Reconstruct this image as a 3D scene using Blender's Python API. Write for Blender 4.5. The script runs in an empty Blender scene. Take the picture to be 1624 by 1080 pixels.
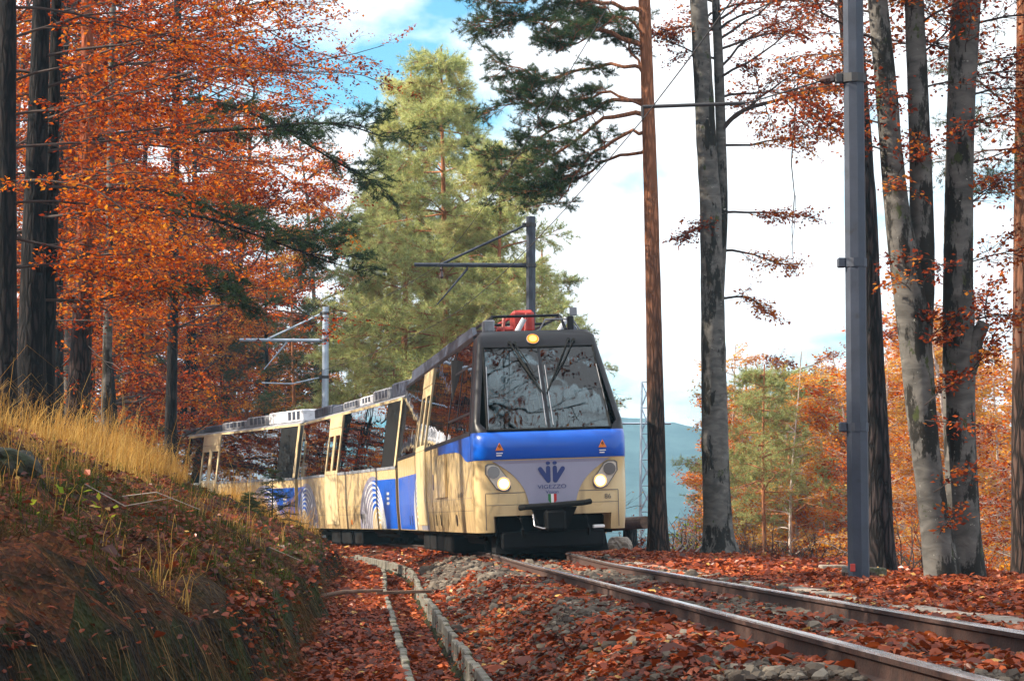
import bpy, math, random
import numpy as np
from mathutils import Vector, Matrix
R = math.radians
rng = np.random.default_rng(7)
random.seed(7)
SC = bpy.context.scene
COL = SC.collection

# ------------------------------------------------------------------ camera
FPX, HC, W0, H0 = 4000.0, 0.517, 1624, 1080
TH = math.atan((827 - 540) / FPX)
cam = bpy.data.objects.new('camera', bpy.data.cameras.new('camera'))
COL.objects.link(cam)
cam.location = (0, 0, HC)
cam.rotation_euler = (math.pi / 2 + TH, 0, 0)
cam.data.sensor_width = 36
cam.data.lens = 36 * FPX / W0
cam.data.clip_start = 0.1
cam.data.clip_end = 20000
SC.camera = cam

# ------------------------------------------------------------------ light and sky
SUN_AZ, SUN_EL = R(-97), R(35)          # azimuth measured from +Y towards +X
sv = Vector((math.sin(SUN_AZ) * math.cos(SUN_EL), math.cos(SUN_AZ) * math.cos(SUN_EL), math.sin(SUN_EL)))
sun = bpy.data.objects.new('sun', bpy.data.lights.new('sun', 'SUN'))
COL.objects.link(sun)
sun.location = (-30, -20, 60)
sun.rotation_euler = (-sv).to_track_quat('-Z', 'Y').to_euler()
sun.data.energy = 5.0
sun.data.angle = R(0.6)
sun.data.color = (1.0, 0.88, 0.70)
SC.view_settings.view_transform = 'Standard'
SC.view_settings.look = 'None'
SC.view_settings.gamma = 1
SC.view_settings.use_curve_mapping = False
SC.view_settings.exposure = 1.2
world = bpy.data.worlds.new('World')
SC.world = world
world.use_nodes = True
def build_world():
    nt = world.node_tree; N = nt.nodes; L = nt.links
    N.clear()
    out = N.new('ShaderNodeOutputWorld'); bg = N.new('ShaderNodeBackground'); bg.inputs[1].default_value = 0.058
    sky = N.new('ShaderNodeTexSky'); sky.sky_type = 'NISHITA'; sky.sun_disc = False
    sky.sun_elevation = SUN_EL; sky.sun_rotation = SUN_AZ; sky.air_density = 1.0; sky.dust_density = 0.6; sky.ozone_density = 0.7; sky.altitude = 900
    tc = N.new('ShaderNodeTexCoord'); sep = N.new('ShaderNodeSeparateXYZ'); L.new(tc.outputs['Generated'], sep.inputs[0])
    add = N.new('ShaderNodeMath'); add.operation = 'ADD'; add.inputs[1].default_value = 0.22; L.new(sep.outputs[2], add.inputs[0])
    mx = N.new('ShaderNodeMath'); mx.operation = 'MAXIMUM'; mx.inputs[1].default_value = 0.05; L.new(add.outputs[0], mx.inputs[0])
    dv = N.new('ShaderNodeVectorMath'); dv.operation = 'DIVIDE'; cmb = N.new('ShaderNodeCombineXYZ')
    for i in range(3): L.new(mx.outputs[0], cmb.inputs[i])
    L.new(tc.outputs['Generated'], dv.inputs[0]); L.new(cmb.outputs[0], dv.inputs[1])
    mp = N.new('ShaderNodeMapping'); mp.inputs['Scale'].default_value = (2.2, 1.5, 1.0); mp.inputs['Location'].default_value = (2.30, 0.2, 2.2)
    L.new(dv.outputs[0], mp.inputs[0])
    nz = N.new('ShaderNodeTexNoise'); nz.inputs['Scale'].default_value = 1.3; nz.inputs['Detail'].default_value = 7; nz.inputs['Roughness'].default_value = 0.55
    L.new(mp.outputs[0], nz.inputs['Vector'])
    rp = N.new('ShaderNodeValToRGB'); rp.color_ramp.elements[0].position = 0.37; rp.color_ramp.elements[1].position = 0.47
    L.new(nz.outputs[0], rp.inputs[0])
    mix = N.new('ShaderNodeMix'); mix.data_type = 'RGBA'
    tn = N.new('ShaderNodeMix'); tn.data_type = 'RGBA'; tn.blend_type = 'MULTIPLY'; tn.inputs[0].default_value = 1; L.new(sky.outputs[0], tn.inputs[6]); tn.inputs[7].default_value = (0.80, 1.55, 1.70, 1)
    L.new(rp.outputs[0], mix.inputs[0]); L.new(tn.outputs[2], mix.inputs[6]); mix.inputs[7].default_value = (12.0, 12.2, 12.6, 1)
    L.new(mix.outputs[2], bg.inputs[0]); L.new(bg.outputs[0], out.inputs[0])
build_world()
SC.cycles.max_bounces = 7; SC.cycles.diffuse_bounces = 3; SC.cycles.glossy_bounces = 3; SC.cycles.transmission_bounces = 4
SC.cycles.transparent_max_bounces = 10; SC.cycles.caustics_reflective = False; SC.cycles.caustics_refractive = False
SC.cycles.use_denoising = True
SC.cycles.sample_clamp_indirect = 6

# ------------------------------------------------------------------ helpers
def at(px, py, Y):
    u = (px - 812) / FPX; v = (540 - py) / FPX
    d = np.array([u, math.cos(TH) - v * math.sin(TH), math.sin(TH) + v * math.cos(TH)])
    t = Y / d[1]
    return np.array([d[0] * t, Y, HC + d[2] * t])

def tag(o, label=None, cat=None, group=None, kind=None):
    if label: o['label'] = label
    if cat: o['category'] = cat
    if group: o['group'] = group
    if kind: o['kind'] = kind
    return o

def empty(name, loc=(0, 0, 0), rz=0):
    o = bpy.data.objects.new(name, None); COL.objects.link(o)
    o.location = loc; o.rotation_euler = (0, 0, rz); o.empty_display_size = 0.1
    return o

def link(name, me, parent=None, loc=None):
    o = bpy.data.objects.new(name, me); COL.objects.link(o)
    if parent is not None: o.parent = parent
    if loc is not None: o.location = loc
    return o

def copy_tree(o, parent=None):
    c = o.copy(); COL.objects.link(c); c.parent = parent
    for ch in list(o.children): copy_tree(ch, c)
    return c

def mesh_np(name, V, F, mats, midx=None, attr=None, smooth=False):
    """V (n,3), F (m,k) with k = 3 or 4"""
    V = np.ascontiguousarray(V, dtype=np.float32); F = np.ascontiguousarray(F, dtype=np.int32)
    me = bpy.data.meshes.new(name); m, k = F.shape
    me.vertices.add(len(V)); me.vertices.foreach_set('co', V.ravel())
    me.loops.add(m * k); me.loops.foreach_set('vertex_index', F.ravel())
    me.polygons.add(m); me.polygons.foreach_set('loop_start', np.arange(0, m * k, k, dtype=np.int32))
    if midx is not None: me.polygons.foreach_set('material_index', np.asarray(midx, dtype=np.int32))
    me.polygons.foreach_set('use_smooth', np.full(m, smooth, dtype=bool))
    for mt in (mats if isinstance(mats, (list, tuple)) else [mats]): me.materials.append(mt)
    if attr is not None:
        a = me.attributes.new('var', 'FLOAT', 'POINT'); a.data.foreach_set('value', np.asarray(attr, dtype=np.float32))
    me.update(calc_edges=True)
    return me

class MB:
    """collects faces; build() links them as one mesh object"""
    def __init__(s): s.v = []; s.f = []; s.m = []
    def add(s, vs, fs, m=0):
        b = len(s.v); s.v += [tuple(float(c) for c in p) for p in vs]
        s.f += [tuple(b + i for i in f) for f in fs]; s.m += [m] * len(fs); return s
    def hexa(s, p, m=0):  # 8 corners: bottom ring 0-3, top ring 4-7
        return s.add(p, [(3, 2, 1, 0), (4, 5, 6, 7), (0, 1, 5, 4), (1, 2, 6, 5), (2, 3, 7, 6), (3, 0, 4, 7)], m)
    def box(s, x0, x1, y0, y1, z0, z1, m=0):
        return s.hexa([(x0, y0, z0), (x1, y0, z0), (x1, y1, z0), (x0, y1, z0), (x0, y0, z1), (x1, y0, z1), (x1, y1, z1), (x0, y1, z1)], m)
    def bbox(s, x0, x1, y0, y1, z0, z1, b=0.02, m=0):  # box with chamfered edges
        X = (x0, x1); Y = (y0, y1); Z = (z0, z1); vs = []; idx = {}
        for i in (0, 1):
            for j in (0, 1):
                for k in (0, 1):
                    sx = b if i == 0 else -b; sy = b if j == 0 else -b; sz = b if k == 0 else -b
                    for a, p in enumerate(((X[i], Y[j] + sy, Z[k] + sz), (X[i] + sx, Y[j], Z[k] + sz), (X[i] + sx, Y[j] + sy, Z[k]))):
                        idx[i, j, k, a] = len(vs); vs.append(p)
        fs = []
        for i in (0, 1): fs.append([idx[i, j, k, 0] for j, k in ((0, 0), (1, 0), (1, 1), (0, 1))][::(1 if i else -1)])
        for j in (0, 1): fs.append([idx[i, j, k, 1] for i, k in ((0, 0), (1, 0), (1, 1), (0, 1))][::(-1 if j else 1)])
        for k in (0, 1): fs.append([idx[i, j, k, 2] for i, j in ((0, 0), (1, 0), (1, 1), (0, 1))][::(1 if k else -1)])
        for i in (0, 1):
            for j in (0, 1): fs.append([idx[i, j, 0, 0], idx[i, j, 1, 0], idx[i, j, 1, 1], idx[i, j, 0, 1]])
            for k in (0, 1): fs.append([idx[i, 0, k, 0], idx[i, 1, k, 0], idx[i, 1, k, 2], idx[i, 0, k, 2]])
        for j in (0, 1):
            for k in (0, 1): fs.append([idx[0, j, k, 1], idx[1, j, k, 1], idx[1, j, k, 2], idx[0, j, k, 2]])
        for i in (0, 1):
            for j in (0, 1):
                for k in (0, 1): fs.append([idx[i, j, k, 0], idx[i, j, k, 1], idx[i, j, k, 2]])
        return s.add(vs, fs, m)
    def prism(s, poly, y0, y1, m=0):  # polygon in xz, extruded along y
        n = len(poly)
        vs = [(x, y0, z) for x, z in poly] + [(x, y1, z) for x, z in poly]
        return s.add(vs, [tuple(range(n)), tuple(range(2 * n - 1, n - 1, -1))] + [(i, n + i, n + (i + 1) % n, (i + 1) % n) for i in range(n)], m)
    def tube(s, pts, rad, sides=8, m=0, cap=True):
        V, F = tube_np(np.asarray(pts, float), rad, sides)
        s.add(V, [tuple(f) for f in F], m)
        if cap:
            b = len(s.v) - len(V); n = len(pts)
            s.f += [tuple(b + i for i in range(sides - 1, -1, -1)), tuple(b + (n - 1) * sides + i for i in range(sides))]; s.m += [m, m]
        return s
    def disc(s, c, ax, r, h, n=20, m=0):  # short cylinder from c along ax by h
        c = np.array(c, float); ax = np.array(ax, float); ax /= np.linalg.norm(ax)
        return s.tube([c, c + ax * h], [r, r], n, m)
    def build(s, name, mats, parent=None, smooth=False, bevel=0):
        me = bpy.data.meshes.new(name); me.from_pydata(s.v, [], s.f)
        for mt in (mats if isinstance(mats, (list, tuple)) else [mats]): me.materials.append(mt)
        me.polygons.foreach_set('material_index', s.m)
        if smooth: me.polygons.foreach_set('use_smooth', [True] * len(s.f))
        me.update()
        o = link(name, me, parent)
        if bevel:
            md = o.modifiers.new('bevel', 'BEVEL'); md.width = bevel; md.segments = 2; md.limit_method = 'ANGLE'; md.angle_limit = R(35)
        return o

def tube_np(P, rad, sides=6, wob=None):
    n = len(P); rad = np.broadcast_to(np.asarray(rad, float), (n,))
    T = np.gradient(P, axis=0); T /= np.maximum(np.linalg.norm(T, axis=1, keepdims=True), 1e-9)
    ref = np.array([0.31, 0.95, 0.05]) if abs(T[:, 2]).mean() > 0.7 else np.array([0.05, 0.1, 1.0])
    A = np.cross(T, ref); A /= np.maximum(np.linalg.norm(A, axis=1, keepdims=True), 1e-9)
    B = np.cross(T, A)
    an = np.linspace(0, 2 * np.pi, sides, endpoint=False)
    rr = rad[:, None] * (np.ones((n, sides)) if wob is None else wob)
    V = P[:, None, :] + rr[:, :, None] * (np.cos(an)[None, :, None] * A[:, None, :] + np.sin(an)[None, :, None] * B[:, None, :])
    i = np.arange(n - 1)[:, None]; j = np.arange(sides)[None, :]; j2 = (j + 1) % sides
    F = np.stack([i * sides + j, i * sides + j2, (i + 1) * sides + j2, (i + 1) * sides + j], -1).reshape(-1, 4)
    return V.reshape(-1, 3), F

class Tubes:
    def __init__(s): s.V = []; s.F = []; s.n = 0
    def add(s, P, rad, sides=5, wob=None):
        V, F = tube_np(np.asarray(P, float), rad, sides, wob); s.V.append(V); s.F.append(F + s.n); s.n += len(V)
    def mesh(s, name, mat, smooth=True):
        if not s.V: return None
        return mesh_np(name, np.concatenate(s.V), np.concatenate(s.F), mat, smooth=smooth)

def vnoise(x, y, seed=0):
    """smooth value noise, vectorised"""
    x = np.asarray(x, float); y = np.asarray(y, float)
    xi = np.floor(x).astype(np.int64); yi = np.floor(y).astype(np.int64); fx = x - xi; fy = y - yi
    fx = fx * fx * (3 - 2 * fx); fy = fy * fy * (3 - 2 * fy)
    def hsh(a, b):
        h = (a * 374761393 + b * 668265263 + seed * 974711) & 0xffffffff
        h = ((h ^ (h >> 13)) * 1274126177) & 0xffffffff
        return ((h ^ (h >> 16)) & 0xffff) / 65535.0
    return (hsh(xi, yi) * (1 - fx) + hsh(xi + 1, yi) * fx) * (1 - fy) + (hsh(xi, yi + 1) * (1 - fx) + hsh(xi + 1, yi + 1) * fx) * fy

def fbm(x, y, seed=0, o=4):
    s = 0; a = 0.5
    for k in range(o): s = s + a * vnoise(x * 2 ** k, y * 2 ** k, seed + k); a *= 0.5
    return s / (1 - 0.5 ** o)

# ------------------------------------------------------------------ materials
def ng(name):
    m = bpy.data.materials.new(name); m.use_nodes = True; nt = m.node_tree; nt.nodes.clear()
    return m, nt, nt.nodes, nt.links

def mat_basic(name, col, rough=0.5, metal=0.0, spec=0.5, nscale=0, namt=0.25, bump=0, bscale=None, coat=0, stretch=(1, 1, 1), dirt=None, dscale=2.0, dthr=0.55):
    m, nt, N, L = ng(name)
    out = N.new('ShaderNodeOutputMaterial'); p = N.new('ShaderNodeBsdfPrincipled'); L.new(p.outputs[0], out.inputs[0])
    p.inputs['Base Color'].default_value = (*col, 1); p.inputs['Roughness'].default_value = rough; p.inputs['Metallic'].default_value = metal
    p.inputs['Specular IOR Level'].default_value = spec
    if coat: p.inputs['Coat Weight'].default_value = coat; p.inputs['Coat Roughness'].default_value = 0.06
    csock = None
    if nscale or bump or dirt:
        tc = N.new('ShaderNodeTexCoord'); mp = N.new('ShaderNodeMapping'); mp.inputs['Scale'].default_value = stretch; L.new(tc.outputs['Object'], mp.inputs[0])
    if nscale:
        nz = N.new('ShaderNodeTexNoise'); nz.inputs['Scale'].default_value = nscale; nz.inputs['Detail'].default_value = 5; L.new(mp.outputs[0], nz.inputs['Vector'])
        rp = N.new('ShaderNodeValToRGB'); e = rp.color_ramp.elements
        e[0].position = 0.3; e[1].position = 0.7
        e[0].color = (*[c * (1 - namt) for c in col], 1); e[1].color = (*[min(1, c * (1 + namt)) for c in col], 1)
        L.new(nz.outputs[0], rp.inputs[0]); csock = rp.outputs[0]
        mr = N.new('ShaderNodeMapRange'); mr.inputs[3].default_value = max(0.02, rough - 0.1); mr.inputs[4].default_value = min(1, rough + 0.12)
        L.new(nz.outputs[0], mr.inputs[0]); L.new(mr.outputs[0], p.inputs['Roughness'])
    if dirt:
        nd = N.new('ShaderNodeTexNoise'); nd.inputs['Scale'].default_value = dscale; nd.inputs['Detail'].default_value = 8; nd.inputs['Roughness'].default_value = 0.65; L.new(mp.outputs[0], nd.inputs['Vector'])
        rd = N.new('ShaderNodeValToRGB'); rd.color_ramp.elements[0].position = dthr; rd.color_ramp.elements[1].position = dthr + 0.12; L.new(nd.outputs[0], rd.inputs[0])
        mxn = N.new('ShaderNodeMix'); mxn.data_type = 'RGBA'; L.new(rd.outputs[0], mxn.inputs[0]); mxn.inputs[7].default_value = (*dirt, 1)
        if csock: L.new(csock, mxn.inputs[6])
        else: mxn.inputs[6].default_value = (*col, 1)
        csock = mxn.outputs[2]
    if csock: L.new(csock, p.inputs['Base Color'])
    if bump:
        nb = N.new('ShaderNodeTexNoise'); nb.inputs['Scale'].default_value = bscale or nscale * 3 or 20; nb.inputs['Detail'].default_value = 6; L.new(mp.outputs[0], nb.inputs['Vector'])
        b = N.new('ShaderNodeBump'); b.inputs['Strength'].default_value = bump; b.inputs['Distance'].default_value = 0.02; L.new(nb.outputs[0], b.inputs['Height']); L.new(b.outputs[0], p.inputs['Normal'])
    return m

def mat_leaf(name, stops, transl=0.5, gloss=0.0):
    """leaf colour picked by the per-leaf attribute 'var'"""
    m, nt, N, L = ng(name)
    out = N.new('ShaderNodeOutputMaterial'); at_ = N.new('ShaderNodeAttribute'); at_.attribute_name = 'var'
    rp = N.new('ShaderNodeValToRGB'); cr = rp.color_ramp
    while len(cr.elements) < len(stops): cr.elements.new(0.5)
    for e, (p, c) in zip(cr.elements, stops): e.position = p; e.color = (*c, 1)
    L.new(at_.outputs['Fac'], rp.inputs[0])
    d = N.new('ShaderNodeBsdfDiffuse'); t = N.new('ShaderNodeBsdfTranslucent'); mx = N.new('ShaderNodeMixShader'); mx.inputs[0].default_value = transl
    L.new(rp.outputs[0], d.inputs[0]); L.new(rp.outputs[0], t.inputs[0]); L.new(d.outputs[0], mx.inputs[1]); L.new(t.outputs[0], mx.inputs[2])
    last = mx.outputs[0]
    if gloss:
        g = N.new('ShaderNodeBsdfGlossy'); g.inputs['Roughness'].default_value = 0.4; m2 = N.new('ShaderNodeMixShader'); m2.inputs[0].default_value = gloss
        L.new(last, m2.inputs[1]); L.new(g.outputs[0], m2.inputs[2]); last = m2.outputs[0]
    L.new(last, out.inputs[0])
    return m

def mat_bark(name, c_lo, c_hi, z0=None, z1=None, c_top=None, plates=True, vs=(9, 9, 1.6), bump=0.9, lichen=None, stain=None, moss=None):
    m, nt, N, L = ng(name)
    out = N.new('ShaderNodeOutputMaterial'); p = N.new('ShaderNodeBsdfPrincipled'); L.new(p.outputs[0], out.inputs[0]); p.inputs['Roughness'].default_value = 0.9; p.inputs['Specular IOR Level'].default_value = 0.2
    tc = N.new('ShaderNodeTexCoord'); mp = N.new('ShaderNodeMapping'); mp.inputs['Scale'].default_value = vs; L.new(tc.outputs['Object'], mp.inputs[0])
    nz = N.new('ShaderNodeTexNoise'); nz.inputs['Scale'].default_value = 1.0; nz.inputs['Detail'].default_value = 6; nz.inputs['Distortion'].default_value = 0.6; L.new(mp.outputs[0], nz.inputs['Vector'])
    h = nz.outputs[0]
    if plates:
        vo = N.new('ShaderNodeTexVoronoi'); vo.feature = 'DISTANCE_TO_EDGE'; vo.inputs['Scale'].default_value = 1.6
        ad = N.new('ShaderNodeVectorMath'); ad.operation = 'ADD'; L.new(mp.outputs[0], ad.inputs[0]); L.new(nz.outputs[1], ad.inputs[1]); L.new(ad.outputs[0], vo.inputs['Vector'])
        mr = N.new('ShaderNodeMapRange'); mr.inputs[2].default_value = 0.28; L.new(vo.outputs[0], mr.inputs[0])
        ml = N.new('ShaderNodeMath'); ml.operation = 'MULTIPLY'; L.new(mr.outputs[0], ml.inputs[0]); L.new(nz.outputs[0], ml.inputs[1]); h = ml.outputs[0]
    rp = N.new('ShaderNodeValToRGB'); e = rp.color_ramp.elements; e[0].position = 0.12 if plates else 0.35; e[1].position = 0.55 if plates else 0.68; e[0].color = (*c_lo, 1); e[1].color = (*c_hi, 1)
    L.new(h, rp.inputs[0]); c = rp.outputs[0]
    if c_top is not None:
        sp = N.new('ShaderNodeSeparateXYZ'); L.new(tc.outputs['Object'], sp.inputs[0])
        n2 = N.new('ShaderNodeTexNoise'); n2.inputs['Scale'].default_value = 2.5; n2.inputs['Detail'].default_value = 5; L.new(tc.outputs['Object'], n2.inputs['Vector'])
        ma = N.new('ShaderNodeMath'); ma.operation = 'MULTIPLY_ADD'; ma.inputs[1].default_value = (z1 - z0) * 0.9; L.new(n2.outputs[0], ma.inputs[0]); L.new(sp.outputs[2], ma.inputs[2])
        m2 = N.new('ShaderNodeMapRange'); m2.inputs[1].default_value = z0 + (z1 - z0) * 0.3; m2.inputs[2].default_value = z1 + (z1 - z0) * 0.4; L.new(ma.outputs[0], m2.inputs[0])
        rt = N.new('ShaderNodeValToRGB'); rt.color_ramp.elements[0].color = (*[q * 0.55 for q in c_top], 1); rt.color_ramp.elements[1].color = (*c_top, 1); rt.color_ramp.elements[0].position = 0.15; rt.color_ramp.elements[1].position = 0.5; L.new(h, rt.inputs[0])
        mxn = N.new('ShaderNodeMix'); mxn.data_type = 'RGBA'; L.new(m2.outputs[0], mxn.inputs[0]); L.new(c, mxn.inputs[6]); L.new(rt.outputs[0], mxn.inputs[7]); c = mxn.outputs[2]
    for k, (colr, sc, thr, st) in enumerate([q for q in (stain, moss, lichen) if q]):
        mp2 = N.new('ShaderNodeMapping'); mp2.inputs['Scale'].default_value = st; mp2.inputs['Location'].default_value = (3.1 * k, 1.7, 0.4); L.new(tc.outputs['Object'], mp2.inputs[0])
        n3 = N.new('ShaderNodeTexNoise'); n3.inputs['Scale'].default_value = sc; n3.inputs['Detail'].default_value = 10; n3.inputs['Roughness'].default_value = 0.7; L.new(mp2.outputs[0], n3.inputs['Vector'])
        r3 = N.new('ShaderNodeValToRGB'); r3.color_ramp.elements[0].position = thr; r3.color_ramp.elements[1].position = thr + 0.035; L.new(n3.outputs[0], r3.inputs[0])
        mxn = N.new('ShaderNodeMix'); mxn.data_type = 'RGBA'; L.new(r3.outputs[0], mxn.inputs[0]); L.new(c, mxn.inputs[6]); mxn.inputs[7].default_value = (*colr, 1); c = mxn.outputs[2]
    L.new(c, p.inputs['Base Color'])
    b = N.new('ShaderNodeBump'); b.inputs['Strength'].default_value = bump; b.inputs['Distance'].default_value = 0.04; L.new(h, b.inputs['Height']); L.new(b.outputs[0], p.inputs['Normal'])
    return m

def mat_glass(name, tint=(0.3, 0.34, 0.36), refl=0.12, rough=0.01, fres=1.6):
    m, nt, N, L = ng(name)
    out = N.new('ShaderNodeOutputMaterial'); t = N.new('ShaderNodeBsdfTransparent'); t.inputs[0].default_value = (*tint, 1)
    g = N.new('ShaderNodeBsdfGlossy'); g.inputs['Roughness'].default_value = rough; g.inputs[0].default_value = (0.95, 0.97, 1, 1)
    fr = N.new('ShaderNodeFresnel'); fr.inputs[0].default_value = fres
    ma = N.new('ShaderNodeMath'); ma.operation = 'ADD'; ma.inputs[1].default_value = refl; ma.use_clamp = True; L.new(fr.outputs[0], ma.inputs[0])
    mx = N.new('ShaderNodeMixShader'); L.new(ma.outputs[0], mx.inputs[0]); L.new(t.outputs[0], mx.inputs[1]); L.new(g.outputs[0], mx.inputs[2])
    tc = N.new('ShaderNodeTexCoord'); nz = N.new('ShaderNodeTexNoise'); nz.inputs['Scale'].default_value = 1.3; L.new(tc.outputs['Object'], nz.inputs['Vector'])
    b = N.new('ShaderNodeBump'); b.inputs['Strength'].default_value = 0.03; b.inputs['Distance'].default_value = 0.1; L.new(nz.outputs[0], b.inputs['Height']); L.new(b.outputs[0], g.inputs['Normal'])
    L.new(mx.outputs[0], out.inputs[0])
    return m

def mat_emit(name, col, s):
    m, nt, N, L = ng(name)
    out = N.new('ShaderNodeOutputMaterial'); e = N.new('ShaderNodeEmission'); e.inputs[0].default_value = (*col, 1); e.inputs[1].default_value = s; L.new(e.outputs[0], out.inputs[0])
    return m

M = {}
M['cream'] = mat_basic('cream_paint', (0.66, 0.50, 0.26), 0.28, coat=0.4, nscale=1.2, namt=0.06, dirt=(0.42, 0.31, 0.17), dscale=1.1, dthr=0.60)
def mat_body(name, col):
    m, nt, N, L = ng(name)
    out = N.new('ShaderNodeOutputMaterial'); p = N.new('ShaderNodeBsdfPrincipled'); L.new(p.outputs[0], out.inputs[0]); p.inputs['Coat Weight'].default_value = 0.25; p.inputs['Coat Roughness'].default_value = 0.12
    tc = N.new('ShaderNodeTexCoord'); sp = N.new('ShaderNodeSeparateXYZ'); L.new(tc.outputs['Object'], sp.inputs[0])
    mp = N.new('ShaderNodeMapping'); mp.inputs['Scale'].default_value = (7, 7, 0.7); L.new(tc.outputs['Object'], mp.inputs[0])
    n1 = N.new('ShaderNodeTexNoise'); n1.inputs['Scale'].default_value = 1.0; n1.inputs['Detail'].default_value = 6; L.new(mp.outputs[0], n1.inputs['Vector'])
    n2 = N.new('ShaderNodeTexNoise'); n2.inputs['Scale'].default_value = 2.2; n2.inputs['Detail'].default_value = 8; L.new(tc.outputs['Object'], n2.inputs['Vector'])
    r1 = N.new('ShaderNodeValToRGB'); r1.color_ramp.elements[0].position = 0.50; r1.color_ramp.elements[1].position = 0.78; L.new(n1.outputs[0], r1.inputs[0])
    hgt = N.new('ShaderNodeMapRange'); hgt.inputs[1].default_value = 0.36; hgt.inputs[2].default_value = 0.95; hgt.inputs[3].default_value = 0.75; hgt.inputs[4].default_value = 0.0; L.new(sp.outputs[2], hgt.inputs[0])
    mu = N.new('ShaderNodeMath'); mu.operation = 'MULTIPLY'; L.new(hgt.outputs[0], mu.inputs[0]); L.new(n2.outputs[0], mu.inputs[1])
    ad = N.new('ShaderNodeMath'); ad.operation = 'MULTIPLY_ADD'; ad.inputs[1].default_value = 0.55; ad.use_clamp = True; L.new(r1.outputs[0], ad.inputs[0]); L.new(mu.outputs[0], ad.inputs[2])
    mx = N.new('ShaderNodeMix'); mx.data_type = 'RGBA'; L.new(ad.outputs[0], mx.inputs[0]); mx.inputs[6].default_value = (*col, 1); mx.inputs[7].default_value = (0.20, 0.125, 0.07, 1); L.new(mx.outputs[2], p.inputs['Base Color'])
    mr = N.new('ShaderNodeMapRange'); mr.inputs[3].default_value = 0.24; mr.inputs[4].default_value = 0.6; L.new(ad.outputs[0], mr.inputs[0]); L.new(mr.outputs[0], p.inputs['Roughness'])
    return m
M['cream'] = mat_body('cream_paint', (0.66, 0.49, 0.25))
M['cream_door'] = mat_basic('door_paint', (0.68, 0.54, 0.31), 0.35, coat=0.2, nscale=2, namt=0.05)
M['blue'] = mat_basic('blue_paint', (0.0, 0.090, 0.52), 0.30, coat=0.2, nscale=1.5, namt=0.08)
M['black'] = mat_basic('black_paint', (0.007, 0.007, 0.011), 0.36, spec=0.3, nscale=3, namt=0.3)
M['under'] = mat_basic('underframe_black', (0.006, 0.006, 0.007), 0.8, spec=0.2, nscale=5, namt=0.5)
M['lilac'] = mat_basic('lilac_grey_paint', (0.26, 0.255, 0.36), 0.3, coat=0.4, nscale=2, namt=0.06)
M['silver'] = mat_basic('pale_stripe', (0.62, 0.62, 0.62), 0.35)
M['lblue'] = mat_basic('mid_blue_print', (0.10, 0.20, 0.52), 0.3, coat=0.3)
M['navy'] = mat_basic('navy_print', (0.012, 0.03, 0.16), 0.4)
M['greytext'] = mat_basic('grey_print', (0.12, 0.11, 0.10), 0.5)
M['roofgrey'] = mat_basic('roof_grey', (0.22, 0.23, 0.26), 0.5, nscale=4, namt=0.3, dirt=(0.06, 0.06, 0.07), dscale=3)
M['roofwhite'] = mat_basic('roof_white', (0.62, 0.64, 0.70), 0.45, nscale=4, namt=0.12, dirt=(0.3, 0.3, 0.33), dscale=3)
M['roofdark'] = mat_basic('roof_dark', (0.035, 0.045, 0.075), 0.5, nscale=4, namt=0.4)
M['red'] = mat_basic('pantograph_red', (0.42, 0.035, 0.025), 0.45, nscale=8, namt=0.25)
M['rubber'] = mat_basic('rubber', (0.012, 0.012, 0.012), 0.85, spec=0.2)
M['chrome'] = mat_basic('reflector_metal', (0.62, 0.62, 0.64), 0.25, metal=0.7)
M['lampgrey'] = mat_basic('lamp_off_glass', (0.13, 0.12, 0.12), 0.1, coat=0.8)
M['lampbezel'] = mat_basic('lamp_bezel', (0.55, 0.49, 0.42), 0.3, coat=0.5)
M['lamp'] = mat_emit('lamp_lit', (1.0, 0.74, 0.40), 2.0)
M['lamp_glow'] = mat_emit('lamp_glow', (1.0, 0.50, 0.16), 0.75)
M['lamp2_glow'] = mat_emit('top_lamp_glow', (1.0, 0.30, 0.03), 0.8)
M['lamp2'] = mat_emit('top_lamp_lit', (1.0, 0.48, 0.10), 1.7)
M['amber'] = mat_basic('warning_amber', (0.75, 0.20, 0.01), 0.5)
M['green'] = mat_basic('crest_green', (0.01, 0.16, 0.04), 0.5)
M['crest_red'] = mat_basic('crest_red', (0.5, 0.01, 0.01), 0.5)
M['white'] = mat_basic('white_print', (0.8, 0.8, 0.8), 0.5)
M['glass'] = mat_glass('side_glass', (0.10, 0.11, 0.12), 0.16)
M['shield'] = mat_glass('windscreen_glass', (0.40, 0.48, 0.50), 0.015, fres=1.5)
M['seat'] = mat_basic('seat_cloth', (0.03, 0.07, 0.10), 0.8, nscale=10, namt=0.3)
M['headrest'] = mat_basic('headrest_cloth', (0.6, 0.62, 0.62), 0.7)
M['interior'] = mat_basic('interior_lining', (0.10, 0.09, 0.085), 0.7)
M['blind'] = mat_basic('sun_blind', (0.20, 0.19, 0.21), 0.8, nscale=6, namt=0.1)
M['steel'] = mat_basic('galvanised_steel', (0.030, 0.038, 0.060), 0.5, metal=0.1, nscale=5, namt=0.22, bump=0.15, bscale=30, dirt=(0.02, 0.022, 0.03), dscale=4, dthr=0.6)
M['steel_pale'] = mat_basic('pale_steel', (0.34, 0.42, 0.52), 0.45, metal=0.3, nscale=5, namt=0.15)  # even pale blue-grey for the round mast and the pylon
M['wire'] = mat_basic('wire', (0.03, 0.03, 0.035), 0.6)
M['insul'] = mat_basic('insulator', (0.06, 0.025, 0.02), 0.25, coat=0.5)
M['rust'] = mat_basic('rail_rust', (0.050, 0.022, 0.016), 0.8, nscale=14, namt=0.4, bump=0.3, bscale=60, dirt=(0.02, 0.012, 0.011), dscale=6)
M['railtop'] = mat_basic('rail_polished', (0.55, 0.52, 0.52), 0.22, metal=0.9, nscale=3, namt=0.2, stretch=(8, 1, 1))
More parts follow.
